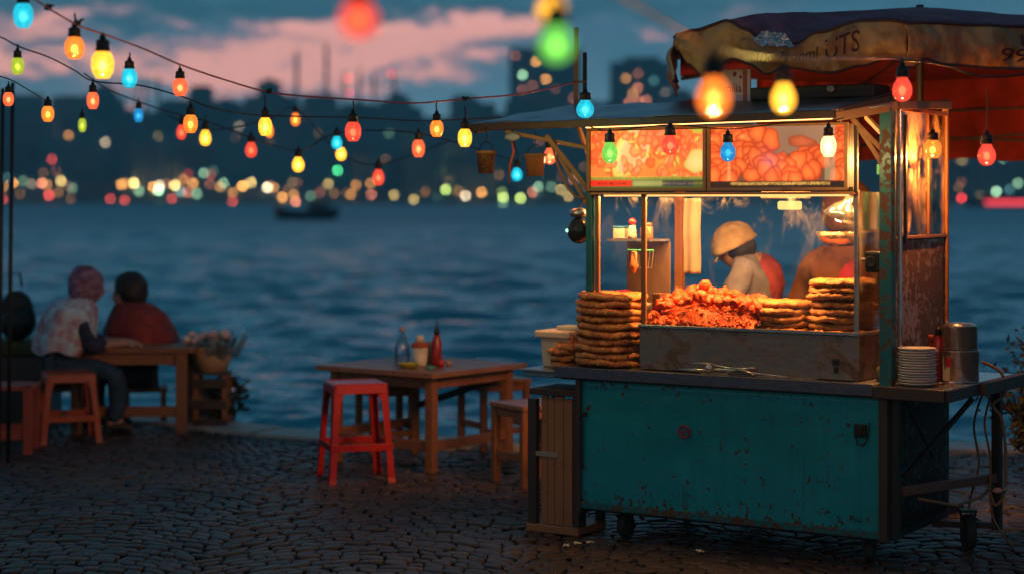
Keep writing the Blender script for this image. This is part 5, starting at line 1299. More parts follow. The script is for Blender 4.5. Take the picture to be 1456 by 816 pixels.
def wire(name, label, pts, r=.004, group='wires of the light strings', mt=None):
    P = [PX(a, b, c) for a, b, c in pts]; Q = []
    for i in range(len(P) - 1):   # catmull-rom
        p0, p1, p2, p3 = P[max(i - 1, 0)], P[i], P[i + 1], P[min(i + 2, len(P) - 1)]
        for k in range(6):
            t = k / 6; Q.append(.5 * ((2 * p1) + (p2 - p0) * t + (2 * p0 - 5 * p1 + 4 * p2 - p3) * t * t + (3 * p1 - p0 - 3 * p2 + p3) * t ** 3))
    Q.append(P[-1]); o = MB().tube(Q, r, 6).build(name, mt or m_black, None, smooth=True); tag(o, label, 'wire', group); return o
m_pinkwire = mat('pink_flex', (.38, .10, .12), .35)
wire('string_wire', 'uppermost wire sloping down from the upper left and on to the cart pole', [(-40, -40, 7.1), (45, -2, 7.25), (72, 14, 7.3), (110, 36, 7.4), (150, 50, 7.5), (200, 68, 7.8), (258, 93, 8.1), (320, 114, 8.3), (380, 131, 8.5), (440, 138, 8.6), (505, 142, 8.7), (580, 147, 8.8), (622, 145, 8.9), (660, 141, 9.0), (740, 134, 9.1), (817, 118, 9.2)], .0042, mt=m_pinkwire)
wire('string_wire', 'second wire starting at the left edge and crossing the city lights', [(-60, 35, 7.7), (0, 53, 7.9), (25, 66, 8.0), (70, 82, 8.2), (105, 100, 8.4), (134, 116, 8.6), (200, 122, 8.6), (262, 139, 8.7), (300, 153, 8.8), (355, 163, 9.0), (430, 166, 9.4), (520, 168, 9.8), (600, 172, 10), (700, 168, 10.2), (760, 164, 10.4)], .0036)
wire('string_wire', 'lower thin wire from the poles at the left edge', [(-40, 100, 9.0), (10, 112, 9.1), (40, 128, 9.3), (68, 145, 9.6)], .003)
wire('string_wire', 'rear wire passing behind the amber and red bulbs', [(120, 105, 10.5), (150, 125, 11), (197, 145, 11.6), (260, 165, 12), (292, 172, 12.0), (357, 196, 12.4), (425, 214, 11.8), (480, 190, 11.4), (595, 190, 11), (735, 230, 12.0)], .0045)
wire('string_wire', 'far wire low over the water between the soft bulbs', [(240, 165, 12.6), (300, 185, 12.8), (383, 170, 13.0), (420, 155, 13.3), (480, 215, 12.8), (538, 234, 12.8), (640, 200, 12.5)], .004)
wire('string_wire', 'wire near the lens carrying the blurred yellow and orange bulbs', [(500, -40, 3.0), (620, -50, 3.2), (780, -45, 3.5), (900, 5, 3.9), (1015, 66, 4.3), (1114, 82, 5.3), (1283, 84, 7.9), (1300, 88, 8.6)], .0035)
wire('string_wire', 'thin wire under the canopy to the red bulb', [(1283, 86, 7.95), (1340, 92, 8.1), (1403, 110, 8.2), (1500, 100, 8.4)], .004)
wire('string_wire', 'wire running down in front of the picture signs', [(832, 178, 9.15), (867, 186, 9.15), (953, 178, 9.05), (1035, 184, 8.85), (1110, 176, 8.6), (1178, 172, 8.45), (1200, 168, 8.4)], .003)
# knots and loose cable ties on the uppermost wire
for a, b, Y, lb in ((68, 12, 7.3, 'black taped knot on the uppermost wire at upper left'), (110, 34, 7.4, 'twisted cable tie above the amber jar bulb'), (382, 131, 8.5, 'knotted cable tie where the strings cross'), (661, 141, 9.0, 'cable tie above the last yellow bulb before the cart')):
    P = PX(a, b, Y); o = MB(); rs = random.Random(int(a))
    for k in range(4):
        d = Vector((rs.uniform(-.03, .035), rs.uniform(-.01, .01), rs.uniform(-.012, .022))); o.tube([(0, 0, 0), d * .6 + Vector((0, 0, .006)), d], [.006, .005, .002], 6)
    o.ball((0, 0, 0), .010, 1, (1.8, 1, 1)); ob = o.build('cable_tie', m_black, None, smooth=True, loc=P); tag(ob, lb, 'cable tie', 'ties on the uppermost wire')
# pole on the roof that carries the wire
P0 = CW(S_of(819, .66), .66, 2.25)
pl = thing('wire_pole', 'slim wooden pole rising from the cart roof with the wire tied to it', 'pole', P0)
H_ = CH + (285 - 40) * P0.y / F - P0.z
mb = MB(); mb.b2(-.013, .013, -.013, .013, -.02, H_); mb.build('shaft', m_brace, pl); mb = MB(); mb.tube([(.05, 0, -.02), (.05, 0, H_ - .14)], .012, 8); mb.build('black_rod', m_black, pl)
mb = MB(); mb.tube([(-.02, -.016, CH + (285 - 117) * P0.y / F - P0.z), (.06, -.016, CH + (285 - 117) * P0.y / F - P0.z)], .006, 6); mb.build('tie', m_rope, pl)
# thin poles at the left edge
for px0, pt, pb, lb, Y in ((18, 118, 560, 'thin black pole standing nearest the left group of people', 12.2), (4, 126, 560, 'thin black pole at the very left edge', 12.4)):
    a = PX(px0, pt, Y); o = MB().tube([(px0 * 0 + a.x, Y, a.z), (a.x - .015, Y, a.z * .5), (a.x - .03, Y, .0)], .014, 8).build('thin_pole', m_black, None, smooth=True); tag(o, lb, 'pole', 'thin poles at the left edge')

# ================================================================== TABLES AND STOOLS
# middle table
FC = Vector((-.50, 11.62)); U1 = Vector((-.80, .60)); U2 = Vector((.62, .785)); A_, B_ = 1.02, .98
tb = thing('wooden_table', 'square weathered wooden table with bottles on it by the water', 'table', (FC.x, FC.y, 0)); zt = .652
def tp(a, b, z): q = U1 * a + U2 * b; return Vector((q.x, q.y, z))
mb = MB(); nb = 6
for i in range(nb):
    a0, a1 = A_ * i / nb + .003, A_ * (i + 1) / nb - .003
    mb.add([tp(a, b, z) for z in (zt - .035, zt) for a, b in ((a0, 0), (a1, 0), (a1, B_), (a0, B_))], [(0, 1, 2, 3), (7, 6, 5, 4), (4, 5, 1, 0), (5, 6, 2, 1), (6, 7, 3, 2), (7, 4, 0, 3)])
mb.build('tabletop', m_top, tb, bevel=.004)
LG = [(.10, .10), (.92, .10), (.92, .88), (.10, .88)]
for a, b in LG:
    mb = MB(); p = tp(a, b, 0); mb.beam(p, (p.x, p.y, zt - .036), .062, .062, up=(U1.x, U1.y, 0)); mb.build('leg', m_wood, tb, bevel=.004)
for (a, b), (c, d), z in ((LG[0], LG[1], zt - .075), (LG[1], LG[2], zt - .075), (LG[2], LG[3], zt - .075), (LG[3], LG[0], zt - .075)):
    mb = MB(); mb.beam(tp(a, b, z), tp(c, d, z), .075, .022, up=(0, 0, 1)) if False else mb.beam(tp(a, b, z), tp(c, d, z), .022, .075); mb.build('apron', m_woodx, tb, bevel=.003)
for (a, b), (c, d), z in ((LG[0], LG[1], .17), (LG[3], LG[0], .17), (LG[1], LG[2], .20)):
    mb = MB(); mb.beam(tp(a, b, z), tp(c, d, z), .03, .065); mb.build('stretcher', m_woodx, tb, bevel=.003)
mb = MB(); mb.beam(tp(.92, .86, .30), tp(.12, .86, .56), .03, .045); mb.build('brace', m_darkwood, tb)

def wood_stool(x, y, rz, w, h, label, name='wooden_stool'):
    t = thing(name, label, 'stool', (x, y, 0), rz, 'wooden stools around the middle table')
    mb = MB(); [mb.b2(-w / 2 + w * i / 3 + .002, -w / 2 + w * (i + 1) / 3 - .002, -w / 2, w / 2, h - .03, h) for i in range(3)]; mb.build('seat', m_top, t, bevel=.004)
    q = w / 2 - .03
    for a, b in ((-q, -q), (q, -q), (q, q), (-q, q)):
        mb = MB(); mb.b2(a - .022, a + .022, b - .022, b + .022, 0, h - .031); mb.build('leg', m_wood, t, bevel=.003)
    for a, b, c, d, z in ((-q, -q, q, -q, h - .06), (-q, q, q, q, h - .06), (-q, -q, -q, q, h - .06), (q, -q, q, q, h - .06), (-q, -q, q, -q, .14), (-q, -q, -q, q, .18), (q, -q, q, q, .18)):
        mb = MB(); mb.beam((a, b, z), (c, d, z), .02, .045); mb.build('rail', m_woodx, t, bevel=.002)
    return t
wood_stool(-.13, 12.95, .5, .40, .50, 'wooden stool tucked behind the right side of the middle table')
wood_stool(-.88, 12.78, .4, .36, .48, 'wooden stool behind the left side of the middle table')
wood_stool(.12, 11.35, .58, .38, .50, 'wooden stool between the middle table and the plank crate')

def plastic_stool(x, y, rz, h, w, label, mt, group='plastic stools', k=1.0):
    t = thing('plastic_stool', label, 'stool', (x, y, 0), rz, group)
    wt, wb = w / 2, w / 2 * 1.20
    # seat: shallow box with rounded skirt
    mb = MB(); prof = [(-wt * 1.02, h - .055), (-wt, h - .012), (-wt + .012, h)]
    def ring(s, z, r): 
        pts = []
        for cx, cy, a0 in ((s - r, s - r, 0), (-s + r, s - r, 90), (-s + r, -s + r, 180), (s - r, -s + r, 270)):
            for i in range(5): a = R(a0 + 90 * i / 4); pts.append((cx + r * math.cos(a), cy + r * math.sin(a), z))
        return pts
    rings = [ring(wt * 1.03 - .004, h - .062, .03), ring(wt * 1.03, h - .062, .03), ring(wt * 1.0, h - .014, .03), ring(wt * .96, h - .002, .028), ring(wt * .90, h, .025), ring(wt * .84, h - .004, .02), ring(.03, h - .006, .012)]
    vs = [p for r_ in rings for p in r_]; n = 20; fs = []
    for i in range(len(rings) - 1):
        for j in range(n): fs.append((i * n + j, i * n + (j + 1) % n, (i + 1) * n + (j + 1) % n, (i + 1) * n + j))
    fs.append(tuple((len(rings) - 1) * n + j for j in range(n)))
    mb.add(vs, fs); mb.build('seat', mt, t, smooth=False, bevel=.002)
    for sx, sy in ((-1, -1), (1, -1), (1, 1), (-1, 1)):
        # L-section legs splaying outward, flared foot
        mb = MB()
        top_, bot = wt * .98, wb
        for dx, dy in ((1, 0), (0, 1)):
            pts = []
            for z, s_, wd in ((h - .03, top_, .075), (h - .12, top_ + (bot - top_) * .16, .046), (h * .30, top_ + (bot - top_) * .72, .042), (.03, bot, .044), (0, bot + .008, .052)):
                c = (sx * s_, sy * s_)
                e = (c[0] - sx * wd * dx, c[1] - sy * wd * dy); th_ = .006
                off = (-sx * th_ * dy, -sy * th_ * dx)
                pts.append([(c[0], c[1], z), (e[0], e[1], z), (e[0] + off[0], e[1] + off[1], z), (c[0] + off[0], c[1] + off[1], z)])
            vs = [p for q in pts for p in q]; fs = []
            for i in range(4):
                for j in range(4): fs.append((i * 4 + j, i * 4 + (j + 1) % 4, i * 4 + 4 + (j + 1) % 4, i * 4 + 4 + j))
            fs += [(0, 1, 2, 3), (16, 17, 18, 19)]; mb.add(vs, fs)
        mb.build('leg', mt, t, bevel=.002)
    for z, hh_, tag_ in ((h * .36, .045, 0),):
        s_ = wt * .98 + (wb - wt * .98) * (1 - (z - .03) / (h - .06))
        for a, b in (((-s_, -s_), (s_, -s_)), ((s_, -s_), (s_, s_)), ((s_, s_), (-s_, s_)), ((-s_, s_), (-s_, -s_))):
            mb = MB(); mb.beam((a[0], a[1], z), (b[0], b[1], z), .008, hh_); mb.build('brace', mt, t, bevel=.002)
    return t
P = PX(500, 690, 11.25); plastic_stool(-.985, 11.50, .30, .615, .345, 'bright red plastic stool standing before the middle table', m_red)
plastic_stool(-3.24, 13.35, .35, .50, .36, 'orange-red plastic stool beside the person in the pale shawl', m_orange)
# low red bench frame at the lower left
t = thing('red_bench', 'low red-brown bench frame cut by the left edge', 'bench', (-3.72, 12.75, 0), .12)
mo = mat('dark_red_bar', (.26, .045, .025), .5)
for x in (-.85, .36):
    for y in (-.17, .17):
        mb = MB(); mb.b2(x - .03, x + .03, y - .03, y + .03, 0, .47); mb.build('leg', mo, t, bevel=.004)
mb = MB(); [mb.b2(-.9, .40, -.2 + i * .14, -.08 + i * .14, .44, .47) for i in range(3)]; mb.build('seat', mo, t, bevel=.004)
for y in (-.17, .17):
    mb = MB(); mb.b2(-.83, .34, y - .015, y + .015, .10, .17); mb.build('rail', mo, t, bevel=.003)

# things on the middle table
def tabt(name, label, cat, px, pyb, Y): 
    P = PX(px, pyb, Y); return thing(name, label, cat, (P.x, P.y, zt))
def yat(py): return (CH - zt) * F / (py - 285)
gl2 = glassmat('bottle_glass', (.78, .84, .90), .5, .25, (.6, .62, .68))
o = tabt('glass_bottle', 'clear glass water bottle at the left of the table goods', 'bottle', 572, 512, 12.30)
MB().lathe([(0, 0), (.045, 0), (.05, .02), (.05, .12), (.03, .17), (.018, .20), (.018, .225)], 24).build('bottle_body', gl2, o, smooth=True)
MB().lathe([(.02, .22), (.02, .25), (0, .251)], 16).build('cap', mat('grey_cap', (.4, .3, .35), .5), o, smooth=True)
o = tabt('jar', 'white condiment jar with orange lid in the middle of the table', 'jar', 597, 516, 12.15)
MB().lathe([(0, 0), (.042, 0), (.046, .02), (.055, .125)], 24).build('jar_body', mat('jar_white', (.62, .58, .50), .35), o, smooth=True)
MB().lathe([(.060, .125), (.060, .15), (.04, .158), (.03, .16)], 24).build('lid', m_orange, o, smooth=True)
MB().lathe([(.028, .158), (.028, .195), (.018, .205), (0, .206)], 20).build('knob', mat('jar_white', (.62, .58, .50), .35), o, smooth=True)
o = tabt('sauce_bottle', 'dark red sauce bottle with a pointed black tip on the table', 'bottle', 621, 514, 12.2)
MB().lathe([(0, 0), (.034, 0), (.036, .02), (.035, .15), (.022, .19), (.018, .21)], 24).build('bottle_body', mat('ketchup', (.28, .012, .010), .25), o, smooth=True)
MB().lathe([(.02, .205), (.02, .235), (.006, .25), (.003, .30), (0, .301)], 16).build('cap', m_black, o, smooth=True)
o = tabt('plate', 'small yellow-green plate in front of the glass bottle', 'plate', 580, 517, 12.0)
MB().lathe([(0, .0), (.04, 0), (.072, .03), (.075, .035), (.068, .032), (.038, .008), (0, .008)], 28).build('plate_dish', mat('yellow_plate', (.45, .42, .04), .4), o, smooth=True)
o = tabt('spice_jar', 'small amber spice jar between the white jar and the red bottle', 'jar', 611, 508, 12.35)
MB().lathe([(0, 0), (.028, 0), (.03, .11), (.028, .12)], 20).build('jar_body', mat('amber_spice', (.42, .22, .07), .4), o, smooth=True); MB().lathe([(.03, .12), (.03, .15), (0, .151)], 20).build('lid', mat('pale_lid', (.55, .5, .4), .5), o, smooth=True)
o = tabt('red_pot', 'tiny red pot at the foot of the dark red sauce bottle', 'pot', 627, 510, 12.05); MB().lathe([(0, 0), (.02, 0), (.024, .04), (.015, .055), (0, .056)], 16).build('pot_body', m_red, o, smooth=True)
o = tabt('salt_pot', 'tiny pinkish pot at the right of the table goods', 'pot', 638, 508, 12.2); MB().lathe([(0, 0), (.018, 0), (.022, .02), (.012, .036), (0, .037)], 16).build('pot_body', mat('pink_pot', (.5, .28, .25), .4), o, smooth=True)
o = tabt('green_dish', 'small green dish before the white condiment jar', 'dish', 612, 515, 11.9); MB().lathe([(0, .0), (.02, 0), (.035, .022), (.03, .02), (0, .006)], 20).build('dish_body', mat('green_dish', (.08, .32, .22), .4), o, smooth=True)

# left table
lt = thing('wooden_table', 'dark wooden table where the two wrapped people sit', 'table', (-3.05, 14.0, 0), .04); zl = .65
mb = MB(); [mb.b2(-.28, .66, -.36 + i * .15, -.215 + i * .15, zl - .04, zl) for i in range(5)]; mb.build('tabletop', m_wood, lt, bevel=.004)
for x in (-.22, .56):
    for y in (-.30, .32):
        mb = MB(); mb.b2(x - .04, x + .04, y - .04, y + .04, 0, zl - .041); mb.build('leg', m_wood, lt, bevel=.004)
mb = MB(); mb.b2(-.22, .56, -.315, -.285, .13, .21); mb.build('stretcher', m_woodx, lt, bevel=.003)
mb = MB(); mb.b2(-.22, .56, -.31, -.29, zl - .13, zl - .042); mb.build('apron', m_woodx, lt, bevel=.003)
# basket with flowers on a crate at the table's right end
cr = thing('wooden_crate', 'dark upright crate under the flower basket at the left table', 'crate', (-2.30, 14.05, 0)); mb = MB()
for x in (-.11, .11):
    for y in (-.11, .11):
        q = MB(); q.b2(x - .02, x + .02, y - .02, y + .02, 0, .42); q.build('corner_post', m_wood, cr, bevel=.003)
for z in (.05, .2, .36): mb.b2(-.125, .125, -.142, -.13, z - .035, z + .035)
mb.build('slat', m_darkwood, cr); q = MB(); q.b2(-.13, .13, -.13, .13, .421, .44); q.build('lid', m_darkwood, cr)
fb = thing('flower_basket', 'round basket of pale pink flowers wrapped in clear plastic', 'basket', (-2.30, 14.03, .44))
MB().lathe([(0, 0), (.11, 0), (.15, .10), (.17, .20), (.165, .20), (.14, .10), (0, .02)], 28).build('basket_body', mat('kraft_wrap', (.50, .30, .16), .8), fb, smooth=True)
rs = random.Random(2); mb = MB()
for i in range(26): mb.ball((rs.uniform(-.19, .13), rs.uniform(-.12, .1), .22 + rs.uniform(0, .08)), rs.uniform(.03, .048), 1, (1, 1, .8), .3, 2, i)
fl = mb.build('flowers', mat('pink_petals', fn=cloth_fn((.80, .45, .45, 1), (.80, .66, .55, 1), 9)), fb, smooth=True); fl['kind'] = 'stuff'
MB().grid(lambda u, v: ((.17 + .10 * v + .02 * math.sin(u * 30)) * math.cos(-1.6 + 2.6 * u), (.17 + .10 * v) * math.sin(-1.6 + 2.6 * u), .12 + .18 * v + .02 * math.sin(u * 17)), 30, 8).build('wrapping', glassmat('plastic_wrap', (.85, .85, .85), .6, .9, (.8, .7, .62)), fb, smooth=True)
# dark backpack and its bench at the far left
bn = thing('stone_bench', 'low bench with an olive cushion at the far left', 'bench', (-4.02, 14.35, 0))
mb = MB(); mb.b2(-.75, .42, -.28, .28, 0, .55); mb.build('base', m_darkwood, bn, bevel=.01); mb = MB(); mb.b2(-.76, .44, -.30, .28, .552, .66); mb.build('cushion', mat('olive_cushion', fn=cloth_fn((.10, .09, .025, 1), (.06, .06, .02, 1))), bn, bevel=.03)
bp = thing('backpack', 'bulky black backpack resting on the olive cushion at far left', 'backpack', (-3.86, 14.25, .66))
MB().ball((0, 0, .19), .17, 3, (.85, .7, 1.15), .25, 1.6, 4).build('bag', m_rubber, bp, smooth=True); MB().ball((.02, -.14, .14), .11, 3, (1, .5, 1), .2, 2, 8).build('pocket', m_black, bp, smooth=True)
MB().tube([(-.04, 0, .42), (-.04, -.02, .52), (.03, -.02, .52), (.04, 0, .42)], .010).build('handle', m_rubber, bp, smooth=True)

# ================================================================== PEOPLE
def person(label, loc, J, E, root, rz=0.0, cat='person', group=None, head=None, up=(0, 0, 1), face=(0, 1, 0), sc=.115):
    """J: joint -> (pos, radius); one continuous body grown round the joints, head shaped with brow, nose and chin."""
    t = thing('person', label, cat, loc, rz, group)
    b = skin('body', J, E, m_skin, t, root, 2)
    # head blended into the same mesh
    U = Vector(up).normalized(); Fd = (Vector(face) - U * Vector(face).dot(U)).normalized(); S = Fd.cross(U)
    M = Matrix((S, Fd, U)).transposed()
    bm = bmesh.new(); bm.from_mesh(b.data)
    h = bmesh.ops.create_icosphere(bm, subdivisions=4, radius=1)['verts']; H = Vector(head)
    for v in h:
        p = v.co.copy(); x, y, z = p
        k = 1 - .20 * max(0, -z) ** 1.5; q = Vector((x * .76 * k, y * .92 + (.10 * max(0, -z) if y > 0 else 0), z * 1.14))
        if y > 0:
            q.y += .26 * math.exp(-(x / .13) ** 2 - ((z + .10) / .20) ** 2)      # nose
            q.y -= .09 * (math.exp(-((x - .30) / .16) ** 2 - ((z - .12) / .12) ** 2) + math.exp(-((x + .30) / .16) ** 2 - ((z - .12) / .12) ** 2))
            q.y += .07 * math.exp(-(x / .28) ** 2 - ((z + .52) / .07) ** 2) - .05 * math.exp(-(x / .3) ** 2 - ((z + .60) / .035) ** 2) + .05 * math.exp(-(x / .28) ** 2 - ((z + .68) / .06) ** 2)
            q.y += .09 * math.exp(-(x / .3) ** 2 - ((z + .92) / .14) ** 2)
        q.x += math.copysign(.13, x) * math.exp(-((abs(p.x) - .95) / .16) ** 2 - ((y + .05) / .14) ** 2 - (z / .22) ** 2) if abs(x) > .7 else 0
        v.co = H + (M @ (q * sc))
    bm.to_mesh(b.data); bm.free()
    rm = b.modifiers.new('one', 'REMESH'); rm.mode = 'VOXEL'; rm.voxel_size = .0085; rm.use_smooth_shade = True
    bake(b)
    for q in (-.30, .30):
        e = MB(); e.ball(H + M @ (Vector((q, .80, .12)) * sc), sc * .11, 2); e.build('eye', mat('eye_dark', (.03, .02, .018), .15), t, smooth=True)
    return t, M, H
def hand_chain(J, E, wrist, tipdir, palm_n, side, pre):
    d = Vector(tipdir).normalized(); n = Vector(palm_n); n = (n - d * n.dot(d)).normalized(); s = d.cross(n) * side
    w = Vector(wrist); J[pre + 'palm'] = (w + d * .06, .026)
    E.append((pre, pre + 'palm'))
    for i, (off, ln) in enumerate(((-.030, .055), (-.010, .068), (.010, .064), (.029, .050))):
        a, b_, c = pre + 'f%da' % i, pre + 'f%db' % i, pre + 'f%dc' % i
        base = w + d * .095 + s * off; J[a] = (base, .0095); J[b_] = (base + d * ln * .55 - n * .012, .0085); J[c] = (base + d * ln * .85 - n * .034, .0075)
        E += [(pre + 'palm', a), (a, b_), (b_, c)]
    J[pre + 'ta'] = (w + d * .045 - s * .034 - n * .008, .011); J[pre + 'tb'] = (w + d * .08 - s * .050 - n * .022, .009)
    E += [(pre + 'palm', pre + 'ta'), (pre + 'ta', pre + 'tb')]
V = Vector
def seated(faces, lean, headf, arm_to, knee=.46, seat=.46, hh=1.02, sh=.19):
    """seated figure facing +x (local); returns joints and edges"""
    J = {}; E = []
    J['pelvis'] = (V((0, 0, seat + .09)), .135); J['waist'] = (V((lean * .35, 0, seat + .24)), .12); J['chest'] = (V((lean * .8, 0, seat + .40)), .135)
    J['neck0'] = (V((lean * 1.05, 0, seat + .53)), .06); J['neck'] = (V((lean * 1.2, 0, seat + .60)), .052); J['skull'] = (V(headf) , .06)
    E += [('pelvis', 'waist'), ('waist', 'chest'), ('chest', 'neck0'), ('neck0', 'neck'), ('neck', 'skull')]
    for s, n in ((1, 'l'), (-1, 'r')):
        J[n + 'sh'] = (V((lean * .98, s * sh, seat + .47)), .062); J[n + 'el'] = (V((lean * .9 + .16, s * (sh + .04), seat + .25)), .043)
        w = V(arm_to) + V((0, s * .08, 0)); J[n + 'w'] = (w, .027); J[n + 'mid'] = (J[n + 'el'][0].lerp(w, .5), .036)
        E += [('chest', n + 'sh'), (n + 'sh', n + 'el'), (n + 'el', n + 'mid'), (n + 'mid', n + 'w')]
        hand_chain(J, E, w, (1, 0, -.1), (0, 0, 1), s, n + 'w')
        J[n + 'hip'] = (V((.06, s * .10, seat + .075)), .095); J[n + 'kn'] = (V((knee, s * .13, seat + .05)), .062); J[n + 'sn'] = (V((knee + .02, s * .13, seat * .5)), .052); J[n + 'an'] = (V((knee - .03, s * .13, .09)), .040); J[n + 'to'] = (V((knee + .13, s * .14, .035)), .032); J[n + 'he'] = (V((knee - .06, s * .13, .035)), .034)
        E += [('pelvis', n + 'hip'), (n + 'hip', n + 'kn'), (n + 'kn', n + 'sn'), (n + 'sn', n + 'an'), (n + 'an', n + 'to'), (n + 'an', n + 'he')]
    return J, E
def sub(J, names, dr, E):
    j = {n: (J[n][0], J[n][1] + dr) for n in names}; e = [(a, b) for a, b in E if a in j and b in j]; return j, e
m_jeans = mat('blue_denim', fn=cloth_fn((.035, .075, .13, 1), (.02, .045, .085, 1))); m_navy = mat('navy_cloth', fn=cloth_fn((.04, .045, .08, 1), (.02, .025, .05, 1)))
m_shawl = mat('pale_patterned_shawl', fn=cloth_fn((.50, .66, .74, 1), (.42, .20, .24, 1), 11)); m_redshawl = mat('red_shawl', fn=cloth_fn((.30, .055, .045, 1), (.22, .035, .03, 1), 9))
m_scarf = mat('plum_headscarf', fn=cloth_fn((.16, .07, .12, 1), (.32, .20, .28, 1), 18)); m_shoe = mat('dark_shoe', (.02, .018, .017), .5)
def shoes(J, E, t):
    for n in 'lr':
        j, e = sub(J, [n + 'an', n + 'to', n + 'he'], .010, E); skin('shoe', j, e, m_shoe, t, n + 'an', 2)
def cape(t, name, mt, c, z0, z1, prof, sq=(1, 1), seed=0, open_=0):
    # draped cloth: rings from the neck to the hem following the back and shoulders
    def fn(u, v):
        a = u * 2 * math.pi; k = min(len(prof) - 1.001, v * (len(prof) - 1)); i = int(k); f = k - i; f = f * f * (3 - 2 * f)
        ox, oy, rx, ry, z = [prof[i][q] + (prof[i + 1][q] - prof[i][q]) * f for q in range(5)]
        w_ = 1 + .10 * v * math.sin(a * 7 + seed + v * 2) * .6 + .06 * noise.noise(Vector((math.cos(a) * 2, math.sin(a) * 2, v * 4 + seed)))
        return (ox + rx * math.cos(a) * w_, oy + ry * math.sin(a) * w_, z - .02 * v * math.sin(a * 5 + seed))
    return MB().grid(fn, 60, 26).build(name, mt, t, smooth=True, thick=.012)
# person in the pale shawl, seen from behind, bending right over the table
J, E = seated(1, .12, (.24, 0, 1.03), (.50, 0, .68), seat=.42, knee=.44)
t, M, H = person('seated person in a pale patterned shawl and plum headscarf leaning over the table', (-3.42, 13.72, 0), J, E, 'pelvis', .18, head=(.24, 0, 1.10), face=(1, .1, -.35), up=(.3, 0, 1), sc=.115, group=None)
j, e = sub(J, ['pelvis', 'lhip', 'rhip', 'lkn', 'rkn', 'lsn', 'rsn', 'lan', 'ran'], .016, E); skin('trousers', j, e, m_jeans, t, 'pelvis', 2, .01)
j, e = sub(J, ['pelvis', 'waist', 'chest', 'neck0', 'lsh', 'rsh', 'lel', 'rel', 'lmid', 'rmid'], .018, E); j['pelvis'] = (j['pelvis'][0] + V((0, 0, .03)), .165); skin('coat', j, e, m_navy, t, 'pelvis', 2, .02)
cape(t, 'shawl', m_shawl, None, 0, 0, [(.17, 0, .085, .085, 1.02), (.14, 0, .14, .16, 1.0), (.11, 0, .185, .25, .93), (.09, 0, .21, .27, .83), (.06, 0, .22, .28, .72), (.05, 0, .215, .27, .62)], seed=1)
MB().ball(H + V((-.015, 0, .012)), .135, 4, (1.0, .90, 1.12), .10, 2, 3).build('headscarf', m_scarf, t, smooth=True).location = (-.012, 0, 0)
MB().grid(lambda u, v: (.20 - .08 * v + .03 * math.cos(u * 6.28), (.09 + .05 * v) * math.sin(u * 6.28), 1.02 - .12 * v), 30, 8).build('scarf_tail', m_scarf, t, smooth=True, thick=.01)
shoes(J, E, t)
# person in the red shawl behind the table, facing the other
J, E = seated(1, .08, (.12, 0, .95), (.34, 0, .67), seat=.35, knee=.40)
t, M, H = person('seated person with dark hair wrapped in a red shawl behind the table', (-2.88, 14.36, 0), J, E, 'pelvis', R(205), head=(.14, 0, 1.02), face=(1, -.1, -.15), up=(.1, 0, 1), sc=.115)
j, e = sub(J, ['pelvis', 'lhip', 'rhip', 'lkn', 'rkn', 'lsn', 'rsn', 'lan', 'ran'], .016, E); skin('trousers', j, e, m_navy, t, 'pelvis', 2, .01)
cape(t, 'shawl', m_redshawl, None, 0, 0, [(.11, 0, .09, .09, .96), (.09, 0, .15, .17, .93), (.06, 0, .21, .28, .86), (.05, 0, .26, .34, .74), (.03, 0, .29, .38, .62), (.0, 0, .30, .40, .50)], seed=4)
mb = MB(); mb.ball(H + V((-.03, 0, .03)), .132, 4, (1.0, .95, 1.10), .12, 2.4, 5); mb.build('hair', m_hair, t, smooth=True)
shoes(J, E, t)
for lb, x, y in (('dark stool beneath the person in the pale shawl', -3.42, 13.72), ('dark stool beneath the person in the red shawl', -2.88, 14.36)):
    s_ = thing('low_stool', lb, 'stool', (x, y, 0), .2); h = .36 if 'pale' in lb else .29
    mb = MB(); mb.b2(-.17, .17, -.17, .17, h - .03, h); mb.build('seat', m_darkwood, s_, bevel=.004)
    for a, b in ((-.14, -.14), (.14, -.14), (.14, .14), (-.14, .14)):
        mb = MB(); mb.b2(a - .02, a + .02, b - .02, b + .02, 0, h - .031); mb.build('leg', m_darkwood, s_)

